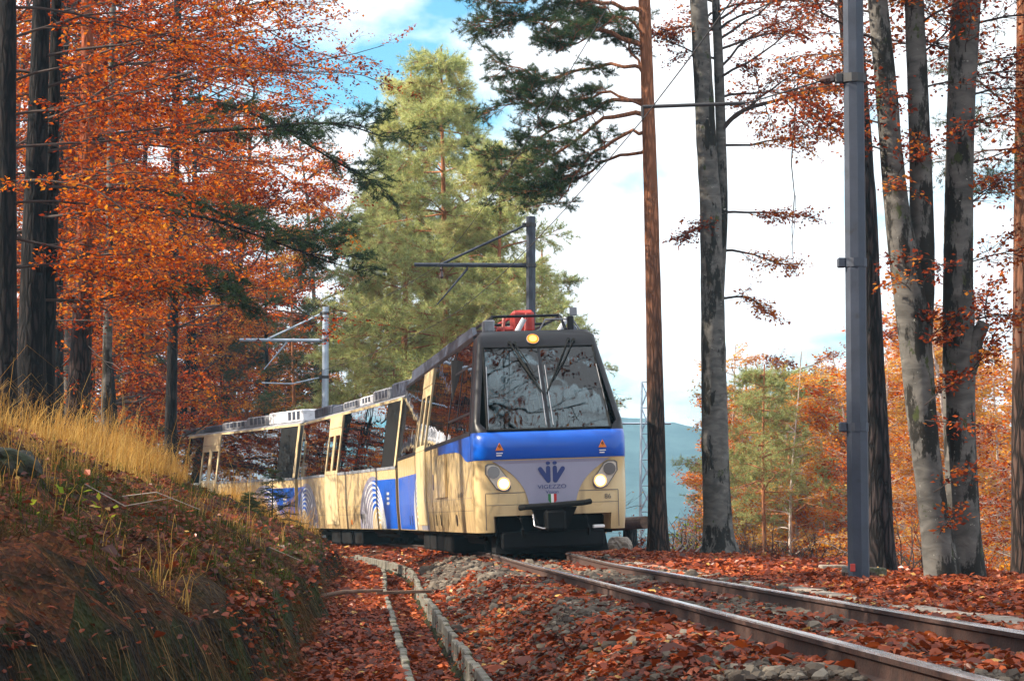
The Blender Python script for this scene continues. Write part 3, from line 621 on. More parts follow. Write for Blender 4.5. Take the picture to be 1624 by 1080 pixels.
def build_grass():
    # tall golden grass along the top of the bank and on its nose, shorter green growth on its face
    def pts(n, y0, y1, v0, v1, thr, seed, fs=1.0):
        x, y, u = scatter_yu(n, y0, y1, BANK_U - v1, BANK_U - v0); k = fbm(x * fs, y * fs * .7, seed) > thr
        return x[k], y[k]
    Vs, Fs, As = [], [], []; nv = 0
    for (n, y0, y1, v0, v1, thr, hh, w) in ((5000, 18, 34, 2.3, 5.5, .50, .30, .006), (14000, 34, 50, 2.7, 7.0, .47, .36, .008), (12000, 46, 64, 2.9, 8.5, .45, .38, .010), (12000, 49, 64, .2, 2.0, .36, .27, .010), (2600, 13, 34, .5, 2.6, .60, .22, .006)):
        x, y = pts(n, y0, y1, v0, v1, thr, 101); n = len(x)
        P = np.stack([x, y, gz(x, y) - .02], -1); V, F = blades(P, hh * rng.lognormal(0, .48, n), np.array([.75, -.25, 0]), w, .95)
        Vs.append(V); Fs.append(F + nv); As.append(np.repeat(rng.beta(2.2, 1.8, n), 7)); nv += len(V)
    o = link('dry_grass', mesh_np('dry_grass', np.concatenate(Vs), np.concatenate(Fs), M['grass'], attr=np.concatenate(As)))
    tag(o, 'tall golden dry grass along the top of the bank', 'grass', kind='stuff')
    Vs, Fs, As = [], [], []; nv = 0
    for (n, y0, y1, v0, v1, thr, hh, w) in ((20000, 8, 13, .0, 3.0, .43, .05, .005), (40000, 13, 30, .0, 3.4, .45, .075, .006), (14000, 30, 60, .0, 3.6, .50, .10, .009)):
        x, y = pts(n, y0, y1, v0, v1, thr, 111, 1.6); n = len(x)
        P = np.stack([x, y, gz(x, y) - .01], -1); V, F = blades(P, hh * rng.lognormal(0, .4, n), np.array([.6, -.3, 0]), w, .9)
        Vs.append(V); Fs.append(F + nv); As.append(np.repeat(rng.beta(1.8, 2.4, n), 7)); nv += len(V)
    def thatch():
        Vt, Ft, At = [], [], []; n_ = 0
        for (n, y0, y1, w, l_) in ((16000, 8, 13, .004, .14), (32000, 13, 26, .0045, .17), (10000, 26, 60, .008, .28)):
            x, y = pts(n, y0, y1, .0, 3.6, .40, 121, 1.2); n = len(x); du = rng.uniform(-.5, .5, n); A = unit(np.stack([rng.uniform(.2, 1, n), du, 0 * x], -1)); ln_ = l_ * rng.lognormal(0, .4, n)
            P0 = np.stack([x, y, gz(x, y) + .008], -1); x1 = x + A[:, 0] * ln_; y1_ = y + A[:, 1] * ln_; P1 = np.stack([x1, y1_, gz(x1, y1_) + rng.uniform(.0, .05, n)], -1); Pm = (P0 + P1) / 2 + np.stack([0 * x, 0 * x, rng.uniform(.01, .07, n)], -1)
            s_ = np.stack([-A[:, 1], A[:, 0], 0 * x], -1) * w * .5
            V = np.stack([P0 - s_, P0 + s_, Pm + s_, Pm - s_, P1], 1).reshape(-1, 3); k = np.arange(n)[:, None] * 5; F = np.concatenate([k + [0, 1, 2], k + [0, 2, 3], k + [3, 2, 4]], 0)
            Vt.append(V); Ft.append(F + n_); At.append(np.repeat(rng.beta(1.2, 2.6, n), 5)); n_ += len(V)
        o = link('dead_grass', mesh_np('dead_grass', np.concatenate(Vt), np.concatenate(Ft), M['thatch'], attr=np.concatenate(At))); tag(o, 'brown flattened dead grass on the bank face', 'grass', kind='stuff')
    thatch()
    o = link('moss_and_grass', mesh_np('moss_and_grass', np.concatenate(Vs), np.concatenate(Fs), M['moss'], attr=np.concatenate(As)))
    tag(o, 'dark green moss and short grass on the shaded bank face', 'moss', kind='stuff')
build_grass()
# ------------------------------------------------------------------ the train
def text_mesh(txt, size, depth, mat, name, bold=0.0):
    cu = bpy.data.curves.new(name, 'FONT'); cu.body = txt; cu.size = size; cu.extrude = depth; cu.align_x = 'CENTER'; cu.align_y = 'CENTER'; cu.offset = bold
    o = bpy.data.objects.new(name, cu); COL.objects.link(o); bpy.context.view_layer.update()
    me = bpy.data.meshes.new_from_object(o.evaluated_get(bpy.context.evaluated_depsgraph_get()))
    bpy.data.objects.remove(o); me.materials.clear(); me.materials.append(mat); return me

class Car:
    def __init__(s, label, pa, pb, zw, zt, xt, hw=1.19, cut=0.22):
        pa = np.array(pa); pb = np.array(pb); d = pb - pa; s.L = float(np.hypot(*d)); d /= s.L; n = np.array([d[1], -d[0]])
        c = pa + n * hw; s.root = empty('train_car'); s.zw, s.zt, s.xt, s.hw = zw, zt, xt, hw
        roll = Matrix.Rotation(R(-2.0), 4, 'Y')
        m = Matrix(((n[0], d[0], 0, c[0]), (n[1], d[1], 0, c[1]), (0, 0, 1, .02), (0, 0, 0, 1))) @ roll
        s.root.matrix_world = m
        tag(s.root, label, 'train car', 'cars of the cream and blue train')
    def sx(s, z):
        if z <= s.zw: return float(np.interp(z, [.36, .9, s.zw], [s.hw - .03, s.hw, s.hw]))
        return float(np.interp(z, [s.zw, s.zt], [s.hw, s.xt]))
    def slab(s, b, side, poly, o0, o1, m=0):
        """polygon of (y, z) laid on the side wall, from offset o0 to o1 outside it"""
        n = len(poly)
        vs = [(side * (s.sx(z) + o0), y, z) for y, z in poly] + [(side * (s.sx(z) + o1), y, z) for y, z in poly]
        b.add(vs, [tuple(range(n)), tuple(range(2 * n - 1, n - 1, -1))] + [(i, n + i, n + (i + 1) % n, (i + 1) % n) for i in range(n)], m)
    def rect(s, b, side, y0, y1, z0, z1, o0, o1, m=0):
        zs = [z0] + ([.9] if z0 < .9 < z1 else []) + [z1]
        for a, c in zip(zs[:-1], zs[1:]): s.slab(b, side, [(y0, a), (y1, a), (y1, c), (y0, c)], o0, o1, m)
    def ring(s, b, side, yc, a0, a1, h0, h1, o0, o1, m=0, n=22, half=None, z0=.375):
        """half-elliptic band standing on the skirt"""
        t0, t1 = (0, math.pi) if half is None else ((math.pi / 2, math.pi) if half < 0 else (0, math.pi / 2))
        ts = np.linspace(t0, t1, n)
        for t, u in zip(ts[:-1], ts[1:]):
            q = [(yc + a * math.cos(w), z0 + h * math.sin(w)) for a, h, w in ((a0, h0, t), (a1, h1, t), (a1, h1, u), (a0, h0, u))]
            if a0 == 0:
                for fa, fb in ((0, .25), (.25, .5), (.5, .75), (.75, 1)):
                    s.slab(b, side, [(yc + a1 * k_ * math.cos(w), z0 + h1 * k_ * math.sin(w)) for k_, w in ((fa, t), (fb, t), (fb, u), (fa, u))][(1 if fa == 0 else 0):], o0, o1, m)
            else: s.slab(b, side, q, o0, o1, m)
    def arch(s, side, yc, blue_dir, yend, H=1.12, A=1.95):
        """printed arches and the blue field that runs from them to the car end"""
        b = MB(); s.ring(b, side, yc, 0, A, 0, H + .10, .0015, .0035); b.build('arch_backing', M['lilac'], s.root)
        b = MB(); z1 = .375 + H; n = 14
        ys = np.linspace(yc, yend, n)
        for y0, y1 in zip(ys[:-1], ys[1:]): s.rect(b, side, min(y0, y1), max(y0, y1), .378, z1, .0045, .006)
        b.build('blue_field', M['blue'], s.root)
        b = MB()
        for k in range(9):
            f = 1 - k * .105; s.ring(b, side, yc + blue_dir * .10 * k, A * f * .80, A * f * .80 - .055, H * f * .98, H * f * .98 - .045, .0075, .009)
        b.build('arch_stripe', M['silver'], s.root)
        b = MB(); s.ring(b, side, yc + blue_dir * .5, 0, A * .36, 0, H * .42, .0065, .0072); b.build('arch_core', M['cream'], s.root)
    def door(s, side, y0, y1):
        ym = (y0 + y1) / 2; zw, zt = s.zw, s.zt
        b = MB(); s.rect(b, side, y0, y1, zt - .30, zt - .005, .004, .03); b.build('door_header', M['cream_door'], s.root)
        for a, c in ((y0, ym - .015), (ym + .015, y1)):
            b = MB(); f = .13
            s.rect(b, side, a, a + f, zw + .003, zt - .31, -.02, .022); s.rect(b, side, c - f, c, zw + .003, zt - .31, -.02, .022)
            s.rect(b, side, a + f, c - f, zt - .50, zt - .31, -.02, .022); s.rect(b, side, a + f, c - f, zw + .003, zw + .10, -.02, .022)
            s.rect(b, side, a, c, .47, zw - .003, .003, .018)
            d = b.build('door', M['cream_door'], s.root)
            b = MB(); s.rect(b, side, a + f, c - f, zw + .10, zt - .50, -.008, .004); b.build('door_window', M['glass'], d)
    def bogie(s, y):
        r = s.root; b = MB(); b.bbox(-.85, .85, y - 1.5, y + 1.5, .16, .34, .03); b.bbox(-.95, -.75, y - 1.3, y + 1.3, .25, .50, .03); b.bbox(.75, .95, y - 1.3, y + 1.3, .25, .50, .03)
        o = b.build('bogie', M['under'], r)
        for dy in (-.95, .95):
            b = MB(); b.tube([(-.75, y + dy, .36), (.75, y + dy, .36)], [.07, .07], 10)
            for sd in (-1, 1): b.disc((sd * .47, y + dy, .36), (sd, 0, 0), .35, .13, 24)
            b.build('wheelset', M['under'], o)

def common_car(c, doors, panes, y0=0.0, lead=False):
    L, zw, zt, hw = c.L, c.zw, c.zt, c.hw; r = c.root; y1 = L - .22
    ys = y0 + .22 if not lead else y0
    # lower body
    b = MB(); b.prism([(-(hw - .03), .36), (hw - .03, .36), (hw, .9), (hw, zw), (hw - .10, zw), (hw - .10, 1.0), (-(hw - .10), 1.0), (-(hw - .10), zw), (-hw, zw), (-hw, .9)], ys, y1)
    b.build('body', M['cream'], r)
    b = MB(); b.box(-hw + .105, hw - .105, ys + .02, y1 - .02, 1.0, 1.06); b.build('floor', M['interior'], r)
    # belt line groove, skirt joint
    for sd in (-1, 1):
        b = MB(); c.rect(b, sd, ys, y1, .705, .712, .0005, .0015); c.rect(b, sd, ys, y1, .905, .911, .0005, .0015)
        for yy in np.arange(ys + 2.1, y1, 2.55): c.rect(b, sd, yy, yy + .01, .38, .70, .0005, .0015)
        b.build('panel_joint', M['greytext'], r)
        b = MB(); c.rect(b, sd, ys, y1, zw - .03, zw + .035, .001, .012); b.build('window_rail', M['black'] if lead else M['roofgrey'], r)
    # roof
    x = c.xt; cream = M['cream_door']; yr = 1.85 if lead else ys
    b = MB(); b.prism([(-x - .012, zt), (x + .012, zt), (x + .012, zt + .06), (-x - .012, zt + .06)], yr, y1); b.build('cantrail', M['black'] if lead else cream, r)
    b = MB(); b.prism([(-x + .01, zt + .061), (x - .01, zt + .061), (x - .15, zt + .13), (x - .5, zt + .17), (-x + .5, zt + .17), (-x + .15, zt + .13)], (yr + 2.0 if lead else ys), y1); b.build('roof', M['roofdark'] if lead else M['roofgrey'], r)
    # panes: continuous dark glass divided by slim black posts
    for sd in (-1, 1):
        for k_, (a, e) in enumerate(panes):
            ep = k_ == 0 and not lead
            b = MB(); c.rect(b, sd, a + .012, e - .012, zw + .036, zt - .004, -.012, .002); b.build('end_panel' if ep else 'window', M['under'] if ep else M['glass'], r)
        for a, e in panes:
            b = MB(); c.rect(b, sd, a - .035, a + .035, zw + .036, zt - .004, -.07, -.014); b.build('window_post', M['black'], r)
        for a, e in doors: c.door(sd, a, e)
    # end walls and bellows
    for ya, yb in ((ys, ys + .06), (y1 - .06, y1)):
        if lead and ya == ys: continue
        b = MB(); b.prism([(-hw, zw + .002), (hw, zw + .002), (x, zt - .002), (-x, zt - .002)], ya, yb)
        b.prism([(-hw + .10, 1.061), (hw - .10, 1.061), (hw - .10, zw + .001), (-hw + .10, zw + .001)], ya, yb); b.build('end_wall', M['interior'], r)
        for sd in (-1, 1):
            b = MB(); c.rect(b, sd, ya, ya + .19 if ya == ys else ya + .06, zw + .037, zt - .003, -.02, .006); b.build('corner_post', cream if not lead else M['black'], r)
    # seats: rows of cloth backs with pale headrests
    yy = ys + (5.6 if lead else 1.0)
    while yy < y1 - .9:
        if not any(a - .5 < yy < e + .3 for a, e in doors):
            for sx_ in (-.62, .62):
                b = MB(); b.bbox(sx_ - .42, sx_ + .42, yy, yy + .45, 1.08, 1.52, .03); b.bbox(sx_ - .42, sx_ + .42, yy + .45, yy + .60, 1.30, 2.02, .04); o = b.build('seat', M['seat'], r)
                b = MB()
                for q in (-.21, .21): b.bbox(sx_ + q - .15, sx_ + q + .15, yy + .43, yy + .60, 2.025, 2.28, .05)
                b.build('headrest', M['headrest'], o)
        yy += .95
    # interior ceiling strip
    b = MB(); b.box(-x + .15, x - .15, (4.6 if lead else ys + .1), y1 - .1, zt - .10, zt - .03); b.build('ceiling', M['interior'], r)
    # underframe
    b = MB(); b.box(-1.0, 1.0, ys + .1, y1 - .1, .30, .358); b.build('underframe', M['under'], r)
    for a in np.arange(ys + 5.6, y1 - 5.8, 1.7):
        b = MB(); b.bbox(-1.02, -.2, a, a + 1.4, -.02, .30, .03); b.build('equipment_box', M['under'], r)
        b = MB(); b.bbox(.2, 1.02, a, a + 1.4, .0, .30, .03); b.build('equipment_box', M['under'], r)
    for yb in (ys + 3.0, y1 - 2.2): c.bogie(yb)

def split_panes(y0, y1, doors, w=1.55):
    segs = []; a = y0
    for d0, d1 in sorted(doors): segs.append((a, d0)); a = d1
    segs.append((a, y1)); out = []
    for a, e in segs:
        n = max(1, round((e - a) / w)); out += [(a + (e - a) * i / n, a + (e - a) * (i + 1) / n) for i in range(n)]
    return out

PA = [(-.533, 38.8), (-2.49, 56.0), (-6.0, 71.1), (-12.35, 86.7), (-20.5, 99.5)]
# ---- lead car
lead = Car('leading train car with lit headlamps and raked black-framed windscreen', PA[0], PA[1], 1.90, 3.46, .94)
lead_doors = [(9.35, 11.55)]
YC = 4.75      # end of the cab side windows
common_car(lead, lead_doors, split_panes(YC, lead.L - .28, lead_doors), y0=.46, lead=True)
def build_front():
    c = lead; r = c.root; hw = c.hw
    def yfront(z): return float(np.interp(z, [.36, .6, 1.44, 1.49, 1.60, 1.72, 1.84, 1.90, 3.12, 3.46, 3.56], [.05, .01, .0, -.03, -.06, -.065, -.03, .04, 1.00, 1.26, 1.50]))
    def hwf(z): return c.sx(min(z, 3.46)) - (.06 if z > 3.5 else 0)
    rad = .26
    def rd(z): return float(np.interp(z, [1.9, 2.05], [.26, .10]))
    def contour(z):
        yf, h = yfront(z), hwf(z); yb = .50 if z < 1.9 else yf + .50
        rad = rd(z); pts = [(-h, yb)]
        for t in np.linspace(0, 90, 8): pts.append((-h + rad - rad * math.cos(R(t)), yf + rad - rad * math.sin(R(t))))
        for x in np.linspace(-h + rad, h - rad, 13)[1:-1]: pts.append((x, yf - .02 * (1 - (x / h) ** 2)))
        for t in np.linspace(90, 0, 8): pts.append((h - rad + rad * math.cos(R(t)), yf + rad - rad * math.sin(R(t))))
        pts.append((h, yb)); return [(x, y, z) for x, y in pts]
    def loft(levels, skip, name, mat, thick=.05):
        rows = [contour(z) for z in levels]; n = len(rows[0]); b = MB()
        vs = [p for w in rows for p in w]
        fs = []
        for i in range(len(levels) - 1):
            for j in range(n - 1):
                if skip and skip(.5 * (rows[i][j][0] + rows[i][j + 1][0]), .5 * (levels[i] + levels[i + 1]), j): continue
                fs.append((i * n + j, i * n + j + 1, (i + 1) * n + j + 1, (i + 1) * n + j))
        b.add(vs, fs); o = b.build(name, mat, r, smooth=True)
        md = o.modifiers.new('solid', 'SOLIDIFY'); md.thickness = thick; md.offset = -1
        es = o.modifiers.new('split', 'EDGE_SPLIT'); es.split_angle = R(40)
        return o
    loft([.36, .48, .61, .8, 1.0, 1.2, 1.44, 1.47], lambda x, z, j: z < .61 and abs(x) < .86, 'nose', M['cream'])
    loft([1.473, 1.49, 1.53, 1.60, 1.66, 1.72, 1.78, 1.84, 1.88, 1.90], None, 'nose_band', M['blue'])
    fr = loft([1.902, 1.925, 2.05, 2.2, 2.5, 2.8, 3.1, 3.22, 3.27, 3.35, 3.46, 3.52, 3.56], lambda x, z, j: 1.92 < z < 3.265 and 8 <= j <= 19, 'windscreen_frame', M['black'])
    # roof lid of the nose
    b = MB(); top = contour(3.56); n = len(top); vs = [(x, y, z) for x, y, z in top] + [(0.88, 4.9, 3.60), (-.88, 4.9, 3.60)]
    b.add(vs, [tuple(range(n + 2))]); o = b.build('nose_roof', M['black'], r); md = o.modifiers.new('solid', 'SOLIDIFY'); md.thickness = .03; md.offset = -1
    # windscreen: two panes and a centre bar
    def fx(x, z, off=0): return (x, yfront(z) - .02 * (1 - (x / hwf(z)) ** 2) + off * -.79, z + off * .61)
    zb, ztp = 1.925, 3.262
    def hwin(z): return hwf(z) - rd(z) + .005
    for a, e in ((-1, -.02), (.02, 1)):
        b = MB(); n = 6; vs = []
        for off in (.004, -.010):
            for z in (zb, ztp):
                for i in range(n + 1):
                    t = a + (e - a) * i / n; vs.append(fx(t * hwin(z), z, off))
        m = n + 1; fs = []
        for i in range(n): fs += [(i, i + 1, m + i + 1, m + i), (2 * m + i + 1, 2 * m + i, 3 * m + i, 3 * m + i + 1), (i + 1, i, 2 * m + i, 2 * m + i + 1), (m + i, m + i + 1, 3 * m + i + 1, 3 * m + i)]
        fs += [(0, m, 3 * m, 2 * m), (m - 1, 3 * m - 1, 4 * m - 1, 2 * m - 1)]
        b.add(vs, fs); b.build('windscreen', M['shield'], r)
    b = MB(); b.hexa([fx(-.022, zb, -.03), fx(.022, zb, -.03), fx(.022, zb, .008), fx(-.022, zb, .008), fx(-.022, ztp, -.03), fx(.022, ztp, -.03), fx(.022, ztp, .008), fx(-.022, ztp, .008)]); b.build('centre_bar', M['black'], r)
    # black rubber round the glass
    b = MB(); pts = [fx(-hwin(zb), zb, .006), fx(0, zb, .006), fx(hwin(zb), zb, .006), fx(hwin(ztp), ztp, .006), fx(0, ztp, .006), fx(-hwin(ztp), ztp, .006), fx(-hwin(zb), zb, .006)]
    b.tube(pts, [.022] * 7, 6); b.build('windscreen_seal', M['rubber'], r)
    # cab side windows
    for sd in (-1, 1):
        def yf2(z): return yfront(z) + .50
        def quad(za, zc_, ya0=None, e=YC - .03): return [(yf2(za) + .08, za), (e, za), (e, zc_), (yf2(zc_) + .08, zc_)]
        parts = [(1.93, 2.22, YC - .03, 0), (2.26, 3.02, YC - .03, 0), (3.06, 3.44, YC - .03, 0)]
        for za, zc_, e, _ in parts:
            b = MB(); c.slab(b, sd, quad(za, zc_), -.012, .002); b.build('cab_window', M['glass'], r)
        b = MB()
        for za, zc_ in ((1.902, 1.93), (2.22, 2.26), (3.02, 3.06), (3.44, 3.462)):
            c.slab(b, sd, [(yf2(za), za), (YC - .03, za), (YC - .03, zc_), (yf2(zc_), zc_)], -.03, .01)
        c.slab(b, sd, [(yf2(1.902), 1.902), (yf2(1.902) + .09, 1.902), (yf2(3.462) + .09, 3.462), (yf2(3.462), 3.462)], -.03, .0105)
        c.rect(b, sd, YC - .03, YC + .05, 1.937, 3.456, -.03, .0105)
        c.rect(b, sd, 3.1, 3.16, 2.262, 3.018, -.03, .009)
        b.build('cab_window_frame', M['black'], r)
        # blue band turning the corner and stepping up along the side
        b = MB(); lo = [(.50, 1.475), (1.0, 1.475), (1.35, 1.50), (1.7, 1.56), (2.2, 1.64), (3.0, 1.68), (4.3, 1.70), (6.4, 1.71)]
        for (ya, za), (yb, zb_) in zip(lo[:-1], lo[1:]): c.slab(b, sd, [(ya, za), (yb, zb_), (yb, 1.868), (ya, 1.868)], .001, .005)
        b.build('blue_band', M['blue'], r)
        b = MB(); c.rect(b, sd, 4.78, 7.05, .96, 1.72 - .015, .006, .045); b.build('side_hatch', M['cream'], r)
        b = MB(); c.rect(b, sd, 7.4, 7.55, 1.30, 1.52, .001, .004); c.rect(b, sd, 7.65, 7.78, 1.12, 1.40, .001, .004); b.build('side_marking', M['navy'], r)
        b = MB()
        for k, (yy, w) in enumerate(((2.0, .10), (2.25, .22), (2.6, .08), (2.8, .12))): c.rect(b, sd, yy, yy + w, .93, .99 + .02 * (k % 2), .001, .003)
        b.build('side_lettering', M['greytext'], r)
        b = MB()
        ts = np.linspace(0, 2 * math.pi, 15)[:-1]; c.slab(b, sd, [(3.35 + .16 * math.cos(t), .56 + .10 * math.sin(t)) for t in ts], .001, .006); b.build('filler_cap', M['black'], r)
        for yy in (6.4, 7.3, 13.2, 13.9): b = MB(); c.rect(b, sd, yy, yy + .13, .47, .66, .0065, .009); b.build('side_vent', M['black'], r)
        c.arch(sd, 11.1, 1, 16.9)
    # shield panel
    F0 = lambda x, z, o: (x, yfront(z) - .02 * (1 - (x / hw) ** 2) - o, z)
    def front_poly(b, poly, o0, o1, m=0):
        n = len(poly); vs = [F0(x, z, o0) for x, z in poly] + [F0(x, z, o1) for x, z in poly]
        b.add(vs, [tuple(range(n)), tuple(range(2 * n - 1, n - 1, -1))] + [(i, n + i, n + (i + 1) % n, (i + 1) % n) for i in range(n)], m)
    def half_w(z): t = (z - .76) / (1.455 - .76); return .36 + .12 * t + .44 * t ** 2.6
    zs = np.linspace(.76, 1.455, 15); b = MB()
    for z0, z1 in zip(zs[:-1], zs[1:]): front_poly(b, [(-half_w(z0), z0), (half_w(z0), z0), (half_w(z1), z1), (-half_w(z1), z1)], .002, .014)
    b.build('nose_shield', M['lilac'], r)
    # emblem: two slanted strokes and two dots forming the double letter
    e = MB()
    def stroke(x0, z0, x1, z1, w):
        dx, dz = x1 - x0, z1 - z0; l_ = math.hypot(dx, dz); nx, nz = -dz / l_ * w / 2, dx / l_ * w / 2
        ts = np.linspace(0, math.pi, 7)
        pts = [(x1 + nx * math.cos(t) + dx / l_ * w / 2 * math.sin(t), z1 + nz * math.cos(t) + dz / l_ * w / 2 * math.sin(t)) for t in ts] + [(x0 - nx * math.cos(t) - dx / l_ * w / 2 * math.sin(t), z0 - nz * math.cos(t) - dz / l_ * w / 2 * math.sin(t)) for t in ts]
        front_poly(e, pts, .015, .018)
    zc = 1.11
    stroke(-.055, zc + .02, -.175, zc + .20, .070); stroke(-.052, zc + .02, -.052, zc + .215, .068)
    stroke(.055, zc + .02, .175, zc + .20, .070); stroke(.052, zc + .02, .052, zc + .215, .068)
    for q in (-1, 1):
        ts = np.linspace(0, 2 * math.pi, 13)[:-1]; front_poly(e, [(q * .052 + .035 * math.cos(t), zc + .29 + .028 * math.sin(t)) for t in ts], .015, .018)
    e.build('emblem', M['navy'], r)
    def put_text(txt, size, x, z, mat, name, sx=1.0, bold=0.0, yoff=.016):
        me = text_mesh(txt, size, .001, mat, name, bold); o = link(name, me, r); p = F0(x, z, yoff); o.location = p; o.rotation_euler = (math.pi / 2, 0, 0); o.scale = (sx, 1, 1); return o
    put_text('VIGEZZO', .085, 0, 1.035, M['navy'], 'name_lettering', 1.25)
    put_text('Vision', .075, 0, .955, M['navy'], 'line_lettering', 1.1)
    put_text('86', .105, .865, .86, M['greytext'], 'car_number', 1.0, yoff=.012)
    # crest: small tricolour shield
    cr = empty('crest'); cr.parent = r
    for k, (x0, mt) in enumerate(((-.065, 'green'), (-.0217, 'white'), (.0217, 'crest_red'))):
        b = MB(); w = .0433; zlo = (.80, .778, .80)[k]; zmid = .83
        poly = [(x0, .925), (x0, zmid), (x0 + w / 2, zlo + (.012 if k != 1 else 0)), (x0 + w, zmid - (.035 if k == 0 else 0) if k == 0 else (zmid if k == 2 else .80)), (x0 + w, .925)]
        if k == 0: poly = [(x0, .925), (x0, zmid), (x0 + w * .4, .800), (x0 + w, .785), (x0 + w, .925)]
        if k == 1: poly = [(x0, .925), (x0, .785), (x0 + w / 2, .772), (x0 + w, .785), (x0 + w, .925)]
        if k == 2: poly = [(x0, .925), (x0, .785), (x0 + w * .6, .800), (x0 + w, zmid), (x0 + w, .925)]
        front_poly(b, poly, .015, .017); b.build('crest_stripe', M[mt], cr)
    # headlamp clusters
    for sd in (-1, 1):
        oc = [(1.07, 1.39), (1.075, 1.26), (.90, 1.02), (.82, .985), (.70, .985), (.665, 1.04), (.67, 1.14), (.86, 1.385), (.93, 1.415), (1.03, 1.415)]
        b = MB(); front_poly(b, [(sd * x * .96, z) for x, z in oc], .006, .03); h = b.build('headlamp_cluster', M['greytext'], r)
        ctr = (.872, 1.20); b = MB(); front_poly(b, [(sd * (ctr[0] + (x - ctr[0]) * .88) * .96, ctr[1] + (z - ctr[1]) * .90) for x, z in oc], .031, .040); b.build('bezel', M['lampbezel'], h)
        p = F0(sd * .90, 1.285, .041); b = MB(); b.disc(p, (0, -1, 0), .095, .014, 24); b.build('lamp_off', M['lampgrey'], h)
        p = F0(sd * .75, 1.105, .041); b = MB(); b.disc(p, (0, -1, 0), .107, .012, 24); b.build('lamp_rim', M['chrome'], h)
        b = MB(); b.disc((p[0], p[1] - .0125, p[2]), (0, -1, 0), .100, .004, 24); b.build('lamp_lens', M['lamp_glow'], h); b = MB(); b.disc((p[0], p[1] - .017, p[2]), (0, -1, 0), .076, .004, 24); b.build('lamp_lit', M['lamp'], h)
        # amber warning triangles on the band
        zt_ = 1.72; x0 = sd * .80; b = MB(); yv = yfront(1.66) - .035
        b.add([(x0 - .062, yv, 1.615), (x0 + .062, yv, 1.615), (x0, yv, 1.735), (x0 - .062, yv + .02, 1.615), (x0 + .062, yv + .02, 1.615), (x0, yv + .02, 1.735)], [(0, 1, 2), (5, 4, 3), (0, 3, 4, 1), (1, 4, 5, 2), (2, 5, 3, 0)]); w_ = b.build('warning_triangle', M['amber'], r)
        b = MB(); b.add([(x0 - .012, yv - .003, 1.70), (x0 - .022, yv - .003, 1.665), (x0 + .004, yv - .003, 1.668), (x0 - .004, yv - .003, 1.635), (x0 + .022, yv - .003, 1.675), (x0 - .002, yv - .003, 1.678), (x0 + .010, yv - .003, 1.70)], [(0, 1, 2, 5, 6), (2, 3, 4, 5)]); b.build('warning_bolt', M['black'], w_)
        b = MB(); yv2 = yfront(1.55) - .03
        for k in range(2): b.box(x0 - .05, x0 + .05 - .02 * k, yv2, yv2 + .01, 1.565 - k * .035, 1.58 - k * .035)
        b.build('warning_text', M['white'], r)
        # lower corner panels set back behind a dark joint
        xo, xi = sd * 1.03, sd * .42; lo_, hi_ = .64, .955
        b = MB(); front_poly(b, [(min(xo, xi), hi_), (max(xo, xi), hi_), (max(xo, xi), hi_ + .012), (min(xo, xi), hi_ + .012)], .001, .004)
        front_poly(b, [(min(xo, xi), .775), (max(xo, xi), .775), (max(xo, xi), .782), (min(xo, xi), .782)], .001, .004)
        front_poly(b, [(xo - .006, .40), (xo + .006, .40), (xo + .006 - sd * .0, hi_), (xo - .006, hi_)], .001, .004)
        b.build('panel_joint', M['greytext'], r)
    # upper lamp
    p = fx(-.07, 3.385, .012); b = MB(); b.disc(p, (0, -.80, .60), .10, .02, 24); o = b.build('upper_lamp_housing', M['chrome'], r)
    q = np.array(p) + np.array([0, -.80, .60]) * .021; b = MB(); b.disc(q, (0, -.80, .60), .094, .004, 24); b.build('upper_lamp_lens', M['lamp2_glow'], o); q = q + np.array([0, -.80, .60]) * .005; b = MB(); b.disc(q, (0, -.80, .60), .062, .004, 24); b.build('upper_lamp_lit', M['lamp2'], o)
    # wipers: paired arms and a blade
    for (xa, za, xb, zb2, bl) in ((-.45, 3.33, -.12, 2.66, .55), (.50, 3.36, .14, 2.68, .60)):
        b = MB(); b.tube([fx(xa, za, .03), fx((xa + xb) / 2, (za + zb2) / 2, .05), fx(xb, zb2, .03)], [.012, .012, .009], 6)
        b.tube([fx(xa + .08, za - .01, .03), fx((xa + xb) / 2 + .07, (za + zb2) / 2, .05), fx(xb + .03, zb2 + .03, .03)], [.010, .010, .008], 6)
        b.disc(fx(xa, za, .0), (0, -.8, .6), .03, .04, 10); b.disc(fx(xa + .08, za - .01, .0), (0, -.8, .6), .03, .04, 10); w_ = b.build('wiper', M['rubber'], r)
        b = MB(); sgn = 1 if xb > xa else -1
        b.tube([fx(xb - sgn * .22, zb2 + .42, .022), fx(xb + sgn * .10, zb2 - .18, .022)], [.012, .012], 6); b.build('wiper_blade', M['rubber'], w_)
    # slim pale guide rods at the glass edges
    for x in (-.84, -.04, .06, .86):
        b = MB(); s_ = x / .90
        b.tube([fx(s_ * (hwin(1.98)), 1.98, .014), fx(s_ * hwin(2.95), 2.95, .014)], [.006, .006], 6); b.build('guide_rod', M['chrome'], r)
    # cab interior
    b = MB(); b.hexa([(-.72, .62, 2.42), (-.10, .62, 2.42), (-.10, .66, 2.40), (-.72, .66, 2.40), (-.70, 1.12, 3.06), (-.10, 1.12, 3.06), (-.10, 1.16, 3.04), (-.70, 1.16, 3.04)]); b.build('sun_blind', M['blind'], r)
    b = MB(); b.bbox(-.95, .95, .45, .95, 1.5, 1.93, .05); b.build('dashboard', M['interior'], r)
    b = MB(); b.bbox(-.62, -.18, 1.9, 2.05, 1.5, 2.45, .06); b.bbox(-.58, -.22, 1.92, 2.04, 2.46, 2.68, .04); b.bbox(-.62, -.18, 1.5, 2.0, 1.45, 1.6, .04); b.build('driver_seat', M['seat'], r)
